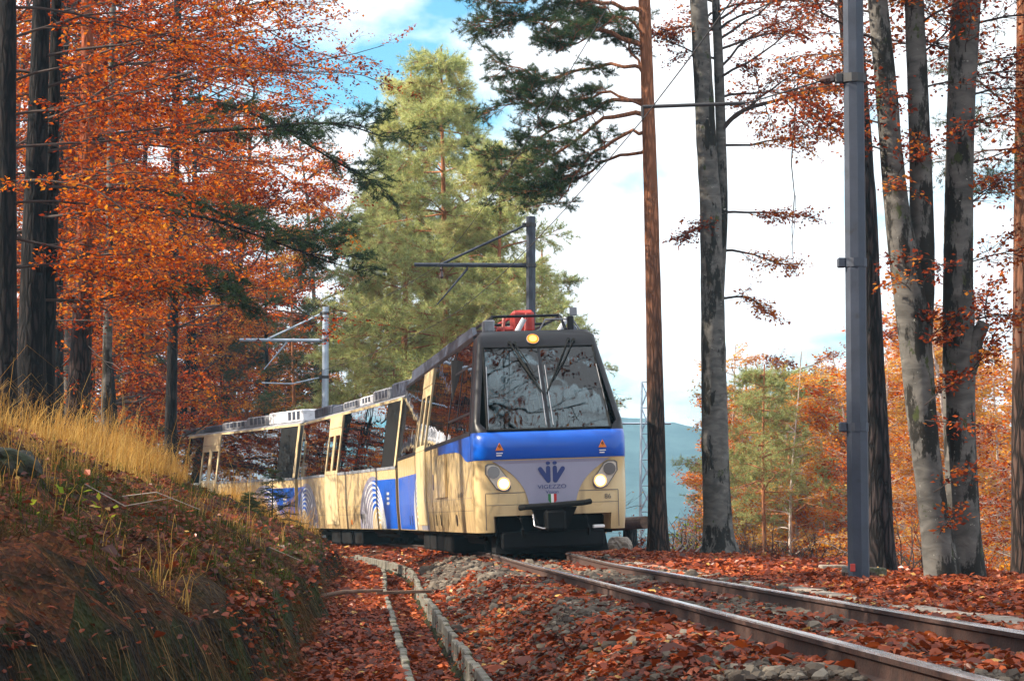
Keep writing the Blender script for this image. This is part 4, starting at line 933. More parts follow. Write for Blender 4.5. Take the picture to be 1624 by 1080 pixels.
    b = MB(); b.box(-1.08, .05, 4.5, 4.56, 1.06, 3.3); b.box(.62, .80, 4.5, 4.56, 1.06, 3.3); b.build('cab_partition', M['interior'], r)
    # coupler, buffer beam, plough
    b = MB(); b.bbox(-.84, .84, .30, 1.2, .02, .60, .03); b.bbox(-.80, .80, .02, .30, .10, .36, .03); b.build('buffer_beam', M['under'], r)
    b = MB(); b.hexa([(-.20, -.10, .36), (.20, -.10, .36), (.20, .35, .36), (-.20, .35, .36), (-.34, -.16, .72), (.36, -.16, .72), (.36, .35, .72), (-.34, .35, .72)])
    b.bbox(-.16, .16, -.38, -.10, .36, .68, .04); cp = b.build('coupler', M['under'], r)
    b = MB(); b.tube([(-.53, -.20, .725), (-.45, -.28, .735), (0, -.34, .75), (.45, -.28, .775), (.56, -.20, .79)], [.045] * 5, 10); b.build('coupler_bar', M['rubber'], cp)
    b = MB(); b.tube([(-.32, -.12, .62), (-.32, -.26, .44), (-.20, -.30, .40), (.02, -.30, .41), (.05, -.28, .56)], [.014] * 5, 8); b.build('coupler_loop', M['chrome'], cp)
    b = MB(); b.hexa([(-.88, .18, .03), (.88, .18, .03), (.88, .24, .03), (-.88, .24, .03), (-.84, .38, .42), (.84, .38, .42), (.84, .44, .42), (-.84, .44, .42)]); b.build('plough', M['under'], r)
    b = MB(); b.bbox(.62, .80, -.02, .10, .38, .43, .01); b.build('jumper_socket', M['white'], r)
    for x in (-.50, .52):
        b = MB(); b.tube([(x, .25, .60), (x, -.04, .55), (x + .02, -.08, .40), (x + .04, .10, .22)], [.022] * 4, 8); b.build('brake_hose', M['rubber'], r)
    # roof: side fairings, folded pantograph, boxes, aerial
    for sd in (-1, 1):
        b = MB(); b.hexa([(sd * .90, 2.4, 3.50), (sd * .82, 2.4, 3.50), (sd * .82, 16.4, 3.52), (sd * .90, 16.4, 3.52), (sd * .86, 2.9, 3.74), (sd * .80, 2.9, 3.74), (sd * .80, 16.2, 3.80), (sd * .86, 16.2, 3.80)]); b.build('roof_fairing', M['roofdark'], r)
    b = MB()
    for x in (-.62, .62): b.tube([(x, 2.3, 3.62), (x * .92, 2.55, 3.86), (x * .92, 8.4, 3.92), (x, 8.8, 3.62)], [.026] * 4, 8)
    for y in (2.6, 4.4, 6.4, 8.3): b.tube([(-.57, y, 3.88), (.57, y, 3.88)], [.024] * 2, 8)
    b.build('roof_rail', M['black'], r)
    pg = empty('pantograph'); pg.parent = r
    b = MB(); b.bbox(-.14, .24, 3.3, 3.7, 3.66, 4.04, .05); b.bbox(-.30, .40, 3.2, 3.9, 3.60, 3.66, .01); b.build('drive_housing', M['red'], pg)
    b = MB(); b.tube([(-.34, 3.0, 3.62), (-.30, 3.1, 3.92)], [.03, .03], 8); b.tube([(.06, 3.2, 3.62), (.10, 3.25, 3.98)], [.025] * 2, 8); b.tube([(-.42, 3.2, 3.70), (-.15, 3.2, 3.70)], [.06, .06], 8)
    b.tube([(-.5, 7.0, 3.80), (-.1, 3.8, 3.95)], [.03, .03], 8); b.tube([(.5, 7.0, 3.80), (.1, 3.8, 3.95)], [.03, .03], 8); b.build('lower_arm', M['red'], pg)
    b = MB()
    for y in (6.8, 7.15): b.tube([(-.72, y, 3.86), (-.5, y, 3.95), (.5, y, 3.95), (.72, y, 3.86)], [.028] * 4, 8)
    b.build('collector_bow', M['rust'], pg)
    for x, y in ((-.10, 2.95), (.62, 3.0), (-.62, 3.0)):
        b = MB(); b.tube([(x, y, 3.60), (x, y, 3.66), (x + .12, y, 3.86)], [.045, .05, .045], 10); b.build('insulator', M['roofwhite'], pg)
    b = MB(); b.bbox(-.74, -.56, 2.2, 2.5, 3.60, 3.80, .02); b.build('roof_box', M['roofgrey'], r)
    b = MB(); b.bbox(.62, .72, 2.0, 2.12, 3.58, 3.82, .015); a_ = b.build('aerial', M['black'], r)
    b = MB(); b.bbox(.66, .78, 2.02, 2.06, 3.825, 3.96, .008); b.build('aerial_plate', M['roofgrey'], a_)
    b = MB(); b.tube([(.2, 2.4, 3.62), (.3, 2.4, 3.80), (.75, 2.4, 3.80), (.88, 2.4, 3.60)], [.016] * 4, 8); b.build('grab_rail', M['roofgrey'], r)
    for k, (a, e, h) in enumerate(((9.2, 11.4, .30), (11.6, 13.6, .26), (13.8, 16.0, .30))):
        b = MB(); b.bbox(-.70, .70, a, e, 3.63, 3.63 + h, .05); b.build('roof_unit', M['roofdark'], r)
build_front()
# ---- middle cars
def mid_car(label, pa, pb, units, kd):
    c = Car(label, pa, pb, 1.74, 3.24, .97); d = [(c.L * kd - 1.0, c.L * kd + 1.0)]
    common_car(c, d, split_panes(.45, c.L - .30, d, 1.5))
    for sd in (-1, 1):
        c.arch(sd, 3.2, -1, .24); c.arch(sd, c.L - 1.75, 1, c.L - .24)
        for yy in (4.35, 4.75, c.L - 3.3): b = MB(); c.rect(b, sd, yy, yy + .12, .50, .72, .0065, .0085); c.rect(b, sd, yy + .16, yy + .26, .60, .72, .0065, .0085); b.build('side_vent', M['black'], c.root)
        b = MB()
        for k in range(3): c.rect(b, sd, 1.05, 1.35, .92 + .11 * k, .98 + .11 * k, .0065, .0085)
        b.build('side_lettering', M['silver'], c.root)
        b = MB(); c.rect(b, sd, 6.3, 6.5, .47, .58, .001, .004); b.build('yellow_mark', M['amber'], c.root)
    for a, e, h, w, mt in units:
        b = MB(); b.bbox(-w, w, a, e, c.zt + .12, c.zt + .12 + h, .04)
        o = b.build('roof_unit', M[mt], c.root)
        if e - a > 1.6:
            b = MB()
            for q in np.arange(a + .2, e - .5, .42): b.box(-w - .006, -w + .004, q, q + .28, c.zt + .20, c.zt + .08 + h)
            b.build('louvre', M['roofdark'], o)
    b = MB(); b.bbox(-.9, .9, -.20, .24, .45, c.zt - .05, .06); b.build('bellows', M['rubber'], c.root)
    return c
mid_car('second train car with many dark roof units, between the lead car and the third', PA[1], PA[2],
        [(.4, 2.6, .36, .78, 'roofdark'), (2.9, 5.0, .30, .80, 'roofgrey'), (5.2, 7.0, .24, .80, 'roofwhite'), (7.2, 9.6, .24, .78, 'roofgrey'), (9.8, 11.2, .22, .80, 'roofdark'), (11.5, 14.4, .28, .80, 'roofdark')], .60)
mid_car('third train car with white roof units, half hidden by the grassy bank', PA[2], PA[3],
        [(.6, 2.3, .36, .80, 'roofwhite'), (2.4, 3.9, .36, .80, 'roofwhite'), (4.1, 6.2, .32, .80, 'roofgrey'), (6.3, 9.0, .26, .80, 'roofgrey'), (9.2, 12.2, .22, .80, 'roofdark'), (12.4, 15.4, .22, .82, 'roofdark')], .56)
# ------------------------------------------------------------------ overhead line
def prof_pole(b, p0, p1, r0, r1, sides=8, rot=0.0, m=0):
    vs = []
    for p, r_ in ((p0, r0), (p1, r1)):
        for i in range(sides): t = rot + 2 * math.pi * i / sides; vs.append((p[0] + r_ * math.cos(t), p[1] + r_ * math.sin(t), p[2]))
    b.add(vs, [tuple(range(sides - 1, -1, -1)), tuple(range(sides, 2 * sides))] + [(i, (i + 1) % sides, sides + (i + 1) % sides, sides + i) for i in range(sides)], m)
def collar(root, x, y, z, r_, mat):
    b = MB(); b.tube([(x, y, z - .045), (x, y, z + .045)], [r_, r_], 12); b.bbox(x - r_ - .07, x - r_ + .01, y - .05, y + .05, z - .05, z + .05, .01); b.build('collar', mat, root)

def near_mast():
    Yb = 26.0; p = at(1362, 930, Yb); x = p[0]; z0 = float(gz(x, Yb)) - .3
    r = empty('overhead_line_mast', (x, Yb, z0)); tag(r, 'tall dark blue-grey steel mast nearest the camera, right of the rails', 'mast', 'overhead line masts')
    b = MB(); prof_pole(b, (0, 0, 0), (0, 0, 8.6), .116, .106, 8, R(8)); b.build('pole', M['steel'], r)
    zb = at(1340, 125, Yb)[2] - z0; collar(r, 0, 0, zb, .128, M['wire'])
    b = MB(); b.bbox(-.24, .24, -.24, .24, .02, .34, .03); b.build('footing', M['concrete'], r)
    b = MB(); b.bbox(-.18, .18, -.18, .18, .341, .36, .004); pl = b.build('base_plate', M['steel'], r)
    for sx_ in (-1, 1):
        for sy in (-1, 1): b = MB(); b.tube([(sx_ * .14, sy * .14, .36), (sx_ * .14, sy * .14, .41)], [.018, .018], 6); b.build('bolt', M['rust'], pl)
    for zq in (1.9, 3.6): collar(r, 0, 0, zq, .118, M['steel'])
    e0 = at(1185, 164, Yb) - np.array([x, Yb, z0]); e1 = at(1019, 170, Yb) - np.array([x, Yb, z0])
    b = MB(); b.tube([(-.16, 0, zb), (-.32, 0, zb - .02), e0], [.018, .010, .008], 6); b.build('tie_rod', M['wire'], r)
    b = MB(); b.tube([e0 + [-.02, 0, 0], e1], [.020, .020], 8); b.build('registration_arm', M['wire'], r)
    b = MB(); b.tube([(-.20, 0, zb - .005), (-.25, 0, zb - .01), (-.30, 0, zb - .015), (-.36, 0, zb - .02)], [.03, .05, .05, .02], 10); b.build('insulator', M['insul'], r)
    b = MB(); b.tube([e1, e1 + [0, 0, -.14]], [.02, .012], 6); b.build('wire_clip', M['wire'], r)
    b = MB(); b.tube([(0, 0, 6.9), (-2.4, 0, 6.8)], [.04, .04], 8); b.build('upper_arm', M['steel'], r)
    b = MB(); b.bbox(-.10, -.05, -.122, -.106, .42, .50, .004); b.build('red_mark', M['red'], r)
near_mast()
def far_mast(px, Yb, top_row, arm_row, arm_px, tie_row, tie_px, rad, mat, label, sides, extra=False):
    x = at(px, 600, Yb)[0]; z0 = float(gz(x, Yb)) - .3; r = empty('overhead_line_mast', (x, Yb, z0)); tag(r, label, 'mast', 'overhead line masts')
    zt = at(px, top_row, Yb)[2] - z0; o = np.array([x, Yb, z0])
    b = MB(); prof_pole(b, (0, 0, 0), (0, 0, zt), rad * 1.08, rad, sides, R(20)); b.build('pole', mat, r, smooth=False)
    a0 = np.array([-rad, 0, at(px, arm_row, Yb)[2] - z0]); a1 = at(arm_px, arm_row - 1, Yb) - o; t0 = np.array([-rad, 0, at(px, tie_row, Yb)[2] - z0]); t1 = at(tie_px, arm_row - 2, Yb) - o
    b = MB(); b.tube([a0, a1], [.055, .048], 8); b.build('cantilever_arm', mat, r)
    b = MB(); b.tube([t0, t1], [.032, .032], 8); b.build('stay_rod', mat, r)
    for z in (a0[2], t0[2]): collar(r, 0, 0, z, rad * 1.15, M['wire'])
    b = MB(); b.tube([t1, t1 + [0, 0, -.12], t1 + [0, 0, -.16], t1 + [0, 0, -.30], t1 + [0, 0, -.34]], [.015, .05, .03, .05, .015], 8); b.build('insulator', M['insul'], r)
    b = MB(); b.tube([t1 + [.6, 0, 0], t1 + [.6, 0, -.12], t1 + [-.1, 0, -.95]], [.03, .03, .016], 6); b.build('drop_arm', mat, r)
    if extra:
        e0 = np.array([-rad, 0, at(px, 598, Yb)[2] - z0]); e1 = at(415, 607, Yb) - o; b = MB(); b.tube([e0, (e0 + e1) / 2 + [0, 0, -.12], e1], [.022] * 3, 6); b.build('pull_off_arm', mat, r); collar(r, 0, 0, e0[2], rad * 1.15, M['wire'])
far_mast(842, 58.5, 344, 421, 657, 357, 700, .115, M['steel'], 'grey mast with long arm rising behind the lead car roof', 8)
far_mast(516, 79.5, 487, 540, 380, 497, 424, .105, M['steel_pale'], 'pale blue-grey round mast behind the third car', 16, True)

def wire(name, label, pts, rad):
    P = []
    for a, b in zip(pts[:-1], pts[1:]):
        a = np.array(a); b = np.array(b)
        for t in np.linspace(0, 1, 10)[:-1]: q = a + (b - a) * t; q[2] -= .25 * 4 * t * (1 - t); P.append(q)
    P.append(np.array(pts[-1])); c = P[len(P) // 2].copy(); b = MB(); b.tube(np.array(P) - c, [rad] * len(P), 5); o = b.build(name, M['wire']); o.location = c; tag(o, label, 'wire')
cw = [(float(cx(-6)), -6, 4.75), (1.37, 26, at(1019, 170, 26)[2] - .12), (-1.75, 58.5, 5.1), (-7.6, 79.5, 5.0), (-17, 100, 5.0)]
wire('contact_wire', 'lower overhead contact wire slanting up to the near mast arm', cw, .0065)
wire('messenger_wire', 'upper overhead wire passing behind the dark pine needles', [(a, b, z + 1.42) for (a, b, _), z in zip(cw, (4.9, 5.1, 5.02, 4.85, 4.8))], .0065)

def pylon():
    Yb = 112; x = at(1025, 700, Yb)[0]; z0 = float(gz(x, Yb)) - .5; r = empty('lattice_pylon', (x, Yb, z0)); tag(r, 'far blue-grey lattice pylon between train and pine trunk', 'pylon')
    zt = at(1028, 606, Yb)[2] - z0; n = 16
    hwz = lambda z: .46 - .26 * z / zt
    for sx_ in (-1, 1):
        for sy in (-1, 1):
            b = MB(); b.tube([(sx_ * hwz(0), sy * hwz(0), 0), (sx_ * hwz(zt), sy * hwz(zt), zt)], [.05, .045], 4); b.build('leg', M['steel_pale'], r)
    for k in range(n):
        za, zb_ = zt * k / n, zt * (k + 1) / n; a, c = hwz(za), hwz(zb_); b = MB()
        for (p, q) in (((-a, -a, za), (c, -c, zb_)), ((a, -a, za), (-c, -c, zb_)), ((-a, a, za), (c, c, zb_)), ((a, -a, za), (c, c, zb_)), ((-a, a, za), (-c, -c, zb_)), ((-c, -c, zb_), (c, -c, zb_))): b.tube([p, q], [.026, .026], 4)
        b.build('brace', M['steel_pale'], r)
    b = MB(); b.tube([(-1.1, 0, zt * .9), (1.1, 0, zt * .9)], [.05, .05], 4); b.build('crossarm', M['steel_pale'], r)
pylon()

# ------------------------------------------------------------------ trees
def resample(pts, n):
    P = np.asarray(pts, float); d = np.concatenate([[0], np.cumsum(np.linalg.norm(np.diff(P[:, :3], axis=0), axis=1))])
    s = np.linspace(0, d[-1], n)
    # smooth (Catmull-like) by interpolating a refined, averaged copy
    Q = np.stack([np.interp(s, d, P[:, k]) for k in range(P.shape[1])], -1)
    for _ in range(max(1, n // 14)):
        Q[1:-1] = .25 * Q[:-2] + .5 * Q[1:-1] + .25 * Q[2:]
    return Q

class Foliage:
    def __init__(s, seed): s.T = Tubes(); s.tw = []; s.lb = []; s.g = np.random.default_rng(seed)
    def limb(s, p0, d0, L, r0, droop=0.0, subs=9, twn=6, twl=.38, flat=.25, start=.22, sub_len=.48, keep=True, wob=.17, twoff=.15):
        g = s.g; lbias = g.normal(0, .15); n = 8; d = np.array(d0, float); d /= np.linalg.norm(d); P = [np.array(p0, float)]; st = L / (n - 1)
        for i in range(n - 1):
            d = d + g.normal(0, wob, 3) * np.array([1, 1, .6]) + np.array([0, 0, -droop / n]); d /= np.linalg.norm(d); P.append(P[-1] + d * st)
        P = np.array(P); rad = r0 * np.linspace(1, .22, n) ** .9
        if keep: s.T.add(P, rad, 6 if r0 > .04 else 5)
        sgn = 1 if g.random() < .5 else -1
        for k in range(subs):
            t = start + (1 - start) * (k + g.random() * .7) / subs; t = min(t, .999); f = t * (n - 1); i = int(f); q = P[i] + (P[min(i + 1, n - 1)] - P[i]) * (f - i); ax = P[min(i + 1, n - 1)] - P[i]; ax /= np.linalg.norm(ax) + 1e-9
            sgn = -sgn; a = sgn * R(g.uniform(32, 68)); c_, s_ = math.cos(a), math.sin(a)
            e = np.array([ax[0] * c_ - ax[1] * s_, ax[0] * s_ + ax[1] * c_, ax[2] * .7 + g.normal(0, flat)]); e /= np.linalg.norm(e)
            l_ = L * sub_len * (1.05 - .6 * t) * g.uniform(.7, 1.2); m = 4; Q = [q]
            for _ in range(m - 1): e = e + g.normal(0, .12, 3) * [1, 1, .6] + [0, 0, -droop * .1]; e /= np.linalg.norm(e); Q.append(Q[-1] + e * l_ / (m - 1))
            Q = np.array(Q)
            if keep: s.T.add(Q, max(r0 * .32 * (1.1 - .6 * t), .006) * np.linspace(1, .35, m), 4)
            for j in range(twn):
                tt = min(twoff + (1 - twoff) * (j + g.random()) / twn, .999); f2 = tt * (m - 1); i2 = int(f2); q2 = Q[i2] + (Q[i2 + 1] - Q[i2]) * (f2 - i2); ax2 = Q[i2 + 1] - Q[i2]; ax2 = ax2 / (np.linalg.norm(ax2) + 1e-9)
                b = (1 if j % 2 else -1) * R(g.uniform(20, 60)); c2, s2 = math.cos(b), math.sin(b)
                w = np.array([ax2[0] * c2 - ax2[1] * s2, ax2[0] * s2 + ax2[1] * c2, ax2[2] + g.normal(0, flat)]); w /= np.linalg.norm(w)
                s.tw.append((q2, q2 + w * twl * g.uniform(.6, 1.35))); s.lb.append(lbias)
    def twig_mesh(s, name, mat, rad=.004):
        if s.tw and rad > 0:
            A = np.array([a for a, b in s.tw]); B = np.array([b for a, b in s.tw]); d = unit(B - A); x = unit(np.cross(d, [0.1, 0.2, 1.0])); y = np.cross(d, x)
            V = np.stack([A + x * rad, A - x * rad * .5 + y * rad * .87, A - x * rad * .5 - y * rad * .87, B + x * rad * .4, B - x * rad * .2 + y * rad * .35, B - x * rad * .2 - y * rad * .35], 1).reshape(-1, 3)
            k = np.arange(len(A))[:, None] * 6; F = np.concatenate([k + [0, 1, 4, 3], k + [1, 2, 5, 4], k + [2, 0, 3, 5]], 0)
            s.T.V.append(V); s.T.F.append(F + s.T.n); s.T.n += len(V)
        return s.T.mesh(name, mat)
    def leaves(s, name, mat, per, size, bias=0.0, tilt=.45, keep=1.0, spread=.06):
        g = s.g; A = np.array([a for a, b in s.tw]); B = np.array([b for a, b in s.tw]); n0 = len(A)
        clump = g.normal(0, .10, n0) + (np.array(s.lb) if len(s.lb) == n0 else 0)
        idx = np.repeat(np.arange(n0), per); idx = idx[g.random(len(idx)) < keep]; n = len(idx); t = g.random(n)[:, None]; d = unit(B - A)[idx]
        lat = unit(np.cross(d, [0, 0, 1.0]) + 1e-6) * g.choice([-1, 1], n)[:, None]
        P = A[idx] + (B - A)[idx] * t + g.normal(0, spread * .5, (n, 3)) * [1, 1, .7]
        ax = unit(d * .6 + lat * .8 + g.normal(0, .35, (n, 3)) - [0, 0, .15]); Nn = unit(g.normal(0, tilt, (n, 3)) + [0, 0, 1]); sz = size * g.lognormal(0, .2, n)
        V, F = leaf_quads(P, ax, Nn, sz, sz * .62, g.uniform(.0, .25, n))
        a = np.clip(g.beta(2, 2, n) + clump[idx] + bias, 0, 1)
        return mesh_np(name, V, F, mat, attr=np.repeat(a, 4))
    def needles(s, name, mat, tufts=3, per=9, ln=.10, w=.006, bias=0.0, start=.35):
        g = s.g; A = np.array([a for a, b in s.tw]); B = np.array([b for a, b in s.tw]); n0 = len(A); cl = g.normal(0, .13, n0) + (np.array(s.lb) * .8 if len(s.lb) == n0 else 0)
        idx = np.repeat(np.arange(n0), tufts); t = start + (1 - start) * (np.tile(np.arange(tufts), n0) + g.random(n0 * tufts)) / tufts
        C = A[idx] + (B - A)[idx] * t[:, None]; ax = unit(B - A)[idx]; n = len(C)
        C = np.repeat(C, per, 0); ax = np.repeat(ax, per, 0); m = n * per; d = unit(ax * .75 + unit(g.normal(0, 1, (m, 3))) * 1.0 + [0, 0, .25]); sd = unit(np.cross(d, g.normal(0, 1, (m, 3)))) * w * .5; l_ = (ln * g.lognormal(0, .2, m))[:, None]
        V = np.stack([C - sd, C + sd, C + d * l_], 1).reshape(-1, 3); F = np.arange(m * 3).reshape(-1, 3)
        a = np.clip(g.beta(2, 2, m) * .7 + .15 + cl[np.repeat(idx, per)] + bias, 0, 1)
        return mesh_np(name, V, F, mat, attr=np.repeat(a, 3))

def trunk_mesh(name, P, rad, mat, sides=16, lump=.06, seed=0, flare=0.0, knots=()):
    """P (n,3) local, rad (n,)"""
    g = np.random.default_rng(seed); n = len(P); an = np.linspace(0, 2 * np.pi, sides, endpoint=False)[None, :]; h = np.arange(n)[:, None] * 1.0
    z = P[:, 2][:, None]
    wob = 1 + lump * (2 * fbm(np.cos(an) * 1.4 + 7 + seed, z * 1.1 + np.sin(an) * 1.4, seed) - 1) + lump * .5 * (2 * vnoise(np.cos(an) * 3 + 9, z * 3.3 + np.sin(an) * 3, seed + 5) - 1)
    if flare: wob = wob * (1 + flare * np.exp(-np.maximum(z - P[0, 2], 0) / .28) * (1 + .45 * np.sin(an * 5 + seed)))
    for (kz, ka, kr, ks) in knots:  # height, angle, size, bulge
        da = np.abs((an - ka + np.pi) % (2 * np.pi) - np.pi); wob = wob + ks * np.exp(-((z - kz) / kr) ** 2 - (da / .5) ** 2)
    V, F = tube_np(P, rad, sides, wob); return mesh_np(name, V, F, mat, smooth=True)

def px_trunk(rows, Y, n=60):
    """rows: (px, py, width px) -> world points and radii"""
    P = np.array([np.append(at(a, b, Y), w * Y / FPX / 2) for a, b, w in rows]); Q = resample(P, n); return Q[:, :3], Q[:, 3]

def tree_root(name, base, label, cat, group=None): r = empty(name, base); return tag(r, label, cat, group)
def azdir(az, el): return np.array([math.cos(R(az)) * math.cos(R(el)), math.sin(R(az)) * math.cos(R(el)), math.sin(R(el))])
def on_trunk(P, z): i = int(np.argmin(np.abs(P[:, 2] - z))); return P[i]

# --- right-hand trees near the track
def pine_by_log():
    Y = 47; P, rad = px_trunk([(1043, 886, 36), (1043, 850, 31), (1041, 700, 28), (1037, 500, 25), (1032, 300, 23), (1027, 150, 21), (1022, 0, 19), (1016, -150, 15), (1012, -300, 10), (1010, -420, 4)], Y, 80)
    b = P[0].copy(); P = P - b; r = tree_root('pine_tree', b, 'slim pine with orange upper bark just right of the train', 'pine tree')
    link('trunk', trunk_mesh('trunk', P, rad, M['bark_pine'], 16, .07, 3, .25), r); f = Foliage(31)
    zz = lambda row: at(1030, row, Y)[2] - b[2]
    for pts, dy, r0 in (([(1024, 75), (960, 52), (900, 30), (840, 28), (778, 45)], -.8, .05), ([(1027, 160), (980, 154), (920, 186), (870, 210), (815, 255)], .6, .045), ([(1028, 184), (985, 180), (940, 196), (890, 240), (825, 285)], -.5, .05),
                        ([(1030, 208), (985, 216), (935, 246), (905, 290), (885, 322)], .3, .04), ([(1024, 128), (1000, 78), (984, 45), (955, 5)], .8, .03), ([(1022, 20), (960, 6), (880, -12), (800, 8)], -1.2, .045), ([(1026, 112), (950, 100), (870, 128), (810, 105)], 1.4, .04),
                        ([(1030, 236), (968, 250), (900, 296), (830, 305)], 1.6, .035), ([(1020, -30), (940, -50), (860, -30), (790, -40)], .5, .045), ([(1024, 60), (985, 20), (930, 60), (880, 80)], -1.6, .03), ([(1028, 172), (960, 140), (890, 165), (820, 170)], 1.0, .035)):
        Q = resample(np.array([at(a_, c_, Y + dy * k / (len(pts) - 1)) for k, (a_, c_) in enumerate(pts)]) - b, 14); Q[1:] += f.g.normal(0, .03, Q[1:].shape); f.T.add(Q, np.linspace(r0, .012, 14), 6)
        for k, q in enumerate(Q[4:]):
            t = k / 10; ax = math.degrees(math.atan2(*(Q[min(k + 5, 13)] - Q[k + 3])[[1, 0]]))
            for _ in range(1 if t < .4 else 2): f.limb(q, azdir(ax + f.g.uniform(-75, 75), f.g.uniform(-12, 28)), f.g.uniform(.35, .95) * (.6 + .5 * t), .012, .2, 6, 4, .20, .28, .25, .45)
    for k in range(14):
        row = f.g.uniform(-420, -60); f.limb(on_trunk(P, zz(row)), azdir(f.g.uniform(0, 360), f.g.uniform(0, 30)), f.g.uniform(1.2, 2.6), .03, .3, 8, 5, .28, .35, .3, .38)
    link('branches', f.twig_mesh('branches', M['bark_pine'], .006), r); link('crown', f.needles('crown', M['needle'], 4, 10, .09, .0085), r)
pine_by_log()

def beech_behind():
    Y = 47.5; P, rad = px_trunk([(1141, 886, 58), (1140, 860, 46), (1136, 760, 43), (1132, 600, 40), (1130, 480, 37), (1127, 330, 34), (1119, 200, 32), (1108, 0, 28), (1100, -150, 22), (1096, -320, 10)], Y, 90)
    b = P[0].copy(); r = tree_root('beech_tree', b, 'grey beech with knotty trunk, second trunk right of the train', 'beech tree'); P2, r2 = px_trunk([(1136, 520, 18), (1141, 440, 19), (1146, 330, 18), (1143, 200, 17), (1138, 60, 15), (1132, -60, 12), (1128, -220, 6)], Y + .25, 50)
    kn = [(at(0, q, Y)[2] - b[2], a, .16, .28) for q, a in ((800, 4.5), (700, 1.0), (595, 5.4), (560, 4.2), (480, 5.6))]
    link('trunk', trunk_mesh('trunk', P - b, rad, M['bark_beech'], 20, .07, 11, .28, kn), r); link('stem', trunk_mesh('stem', P2 - b, r2, M['bark_beech'], 12, .08, 12), r)
    f = Foliage(41); zz = lambda row: at(1130, row, Y)[2] - b[2]; Q = P2 - b
    lim = [np.append(at(a, c, Y + .2), 1) for a, c in ((1146, 205), (1165, 182), (1190, 170), (1240, 158), (1300, 140))]
    L3 = resample(np.array(lim)[:, :3] - b, 12); f.T.add(L3, np.linspace(.05, .02, 12), 6)
    for q in L3[3:]: f.limb(q, azdir(f.g.uniform(-70, 60), f.g.uniform(-25, 35)), f.g.uniform(.7, 1.5), .014, .2, 7, 5, .26, .25, .2, .5)
    for row, az, el, L in ((200, 10, 35, 2.2), (120, -20, 30, 2.4), (60, 20, 35, 2.3), (10, 5, 25, 2.6), (90, 170, 25, 1.2), (-30, 0, 20, 2.8), (-60, 200, 20, 1.6), (-80, 20, 20, 2.6), (40, -50, 20, 2.2), (150, 40, 15, 2.3), (-110, -20, 25, 2.6), (10, 150, 20, 1.3), (-20, 30, 30, 2.6), (30, -15, 40, 2.4), (70, 25, 20, 2.4), (110, 8, 38, 2.2), (0, 165, 30, 1.6), (-50, 10, 10, 2.9), (50, 190, 20, 1.4), (230, 15, 8, 2.0), (330, -10, 5, 1.6), (470, 10, 5, 1.1), (345, 190, 4, .9), (400, 0, 10, 1.5)):
        f.limb(on_trunk(Q if row > -200 else P - b, zz(row)), azdir(az, el), L, .028, .25, 9, 6, .30, .22, .25, .46)
    link('branches', f.twig_mesh('branches', M['twig'], .004), r); link('crown', f.leaves('crown', M['beech_red'], 11, .066, .14, .6, .88, .10), r)
    v = MB(); pts = [at(a, c, Y + .2) for a, c in ((1266, 118), (1264, 150), (1258, 210), (1255, 260), (1260, 310), (1256, 360), (1257, 400), (1260, 440))]; c0 = pts[0]
    v.tube([p - c0 for p in pts], [.014, .013, .012, .012, .010, .009, .006, .003], 5); v.tube([pts[4] - c0 + [.02, 0, 0], pts[5] - c0 + [.05, .02, 0], pts[6] - c0 - [.05, 0, 0]], [.007, .006, .003], 5)
    o = v.build('hanging_vine', M['twig']); o.location = c0; tag(o, 'bare vine hanging straight down from a beech limb', 'vine')
beech_behind()

def trunk_tree(name, rows, Y, label, cat, bark, leafmat, seed, flare, limbs, n=90, sides=22, stems=(), knots=(), per=6, size=.06, needles=False, lump=.08, bias=0.0, sprigs=0):
    if leafmat is M['beech']: bias -= .10  # shade in the left wood put into the leaf tone
    P, rad = px_trunk(rows, Y, n); b = P[0].copy(); P = P - b; r = tree_root(name, b, label, cat)
    zz = lambda row: at(rows[0][0], row, Y)[2] - b[2]
    link('trunk', trunk_mesh('trunk', P, rad, bark, sides, lump, seed, flare, [(zz(q), a, s_, h_) for q, a, s_, h_ in knots]), r); paths = [P]
    for st, dy in stems:
        Q, q2 = px_trunk(st, Y + dy, 60); link('stem', trunk_mesh('stem', Q - b, q2, bark, sides, lump, seed + 1), r); paths.append(Q - b)
    f = Foliage(seed)
    for row, pi, az, el, L, r0 in limbs: f.limb(on_trunk(paths[pi], zz(row)), azdir(az, el), L, r0 * .8, .25, 10, 7, .30, .28, .14, .46)
    for k in range(sprigs):
        row = f.g.uniform(0, 860); Pp = paths[int(f.g.integers(len(paths)))]; q = on_trunk(Pp, zz(row)) + np.array([0, -.16, 0]); f.limb(q, azdir(f.g.uniform(180, 360), f.g.uniform(-10, 50)), f.g.uniform(.25, .7), .007, .2, 5, 4, .15, .3, .2, .5)
    if f.tw:
        link('branches', f.twig_mesh('branches', bark if needles else M['twig'], .0035), r)
        link('crown', f.needles('crown', leafmat, 3, 11, .085, .0065) if needles else f.leaves('crown', leafmat, per, size, bias, .6, .85, .10), r)
    return r
trunk_tree('pine_tree', [(1399, 935, 58), (1396, 900, 50), (1390, 760, 46), (1382, 600, 44), (1373, 400, 42), (1362, 200, 40), (1346, 0, 37), (1336, -120, 33), (1322, -400, 20), (1318, -560, 8)], 30.5, 'dark rough-barked pine right behind the near steel mast', 'pine tree', M['bark_pine_dark'], M['needle'], 51, .18,
           [(r_, 0, a, 8, L, .04) for r_, a, L in ((-260, 120, 5.2), (-330, 140, 5.5), (-380, 105, 5.0), (-440, 150, 5.0), (-500, 125, 4.6), (-120, 30, 2.2), (-180, 200, 2.4), (-230, 100, 2.2), (-300, 320, 2.4), (-350, 170, 2.2), (-420, 40, 2.0), (-480, 250, 1.6))], needles=True, lump=.09)
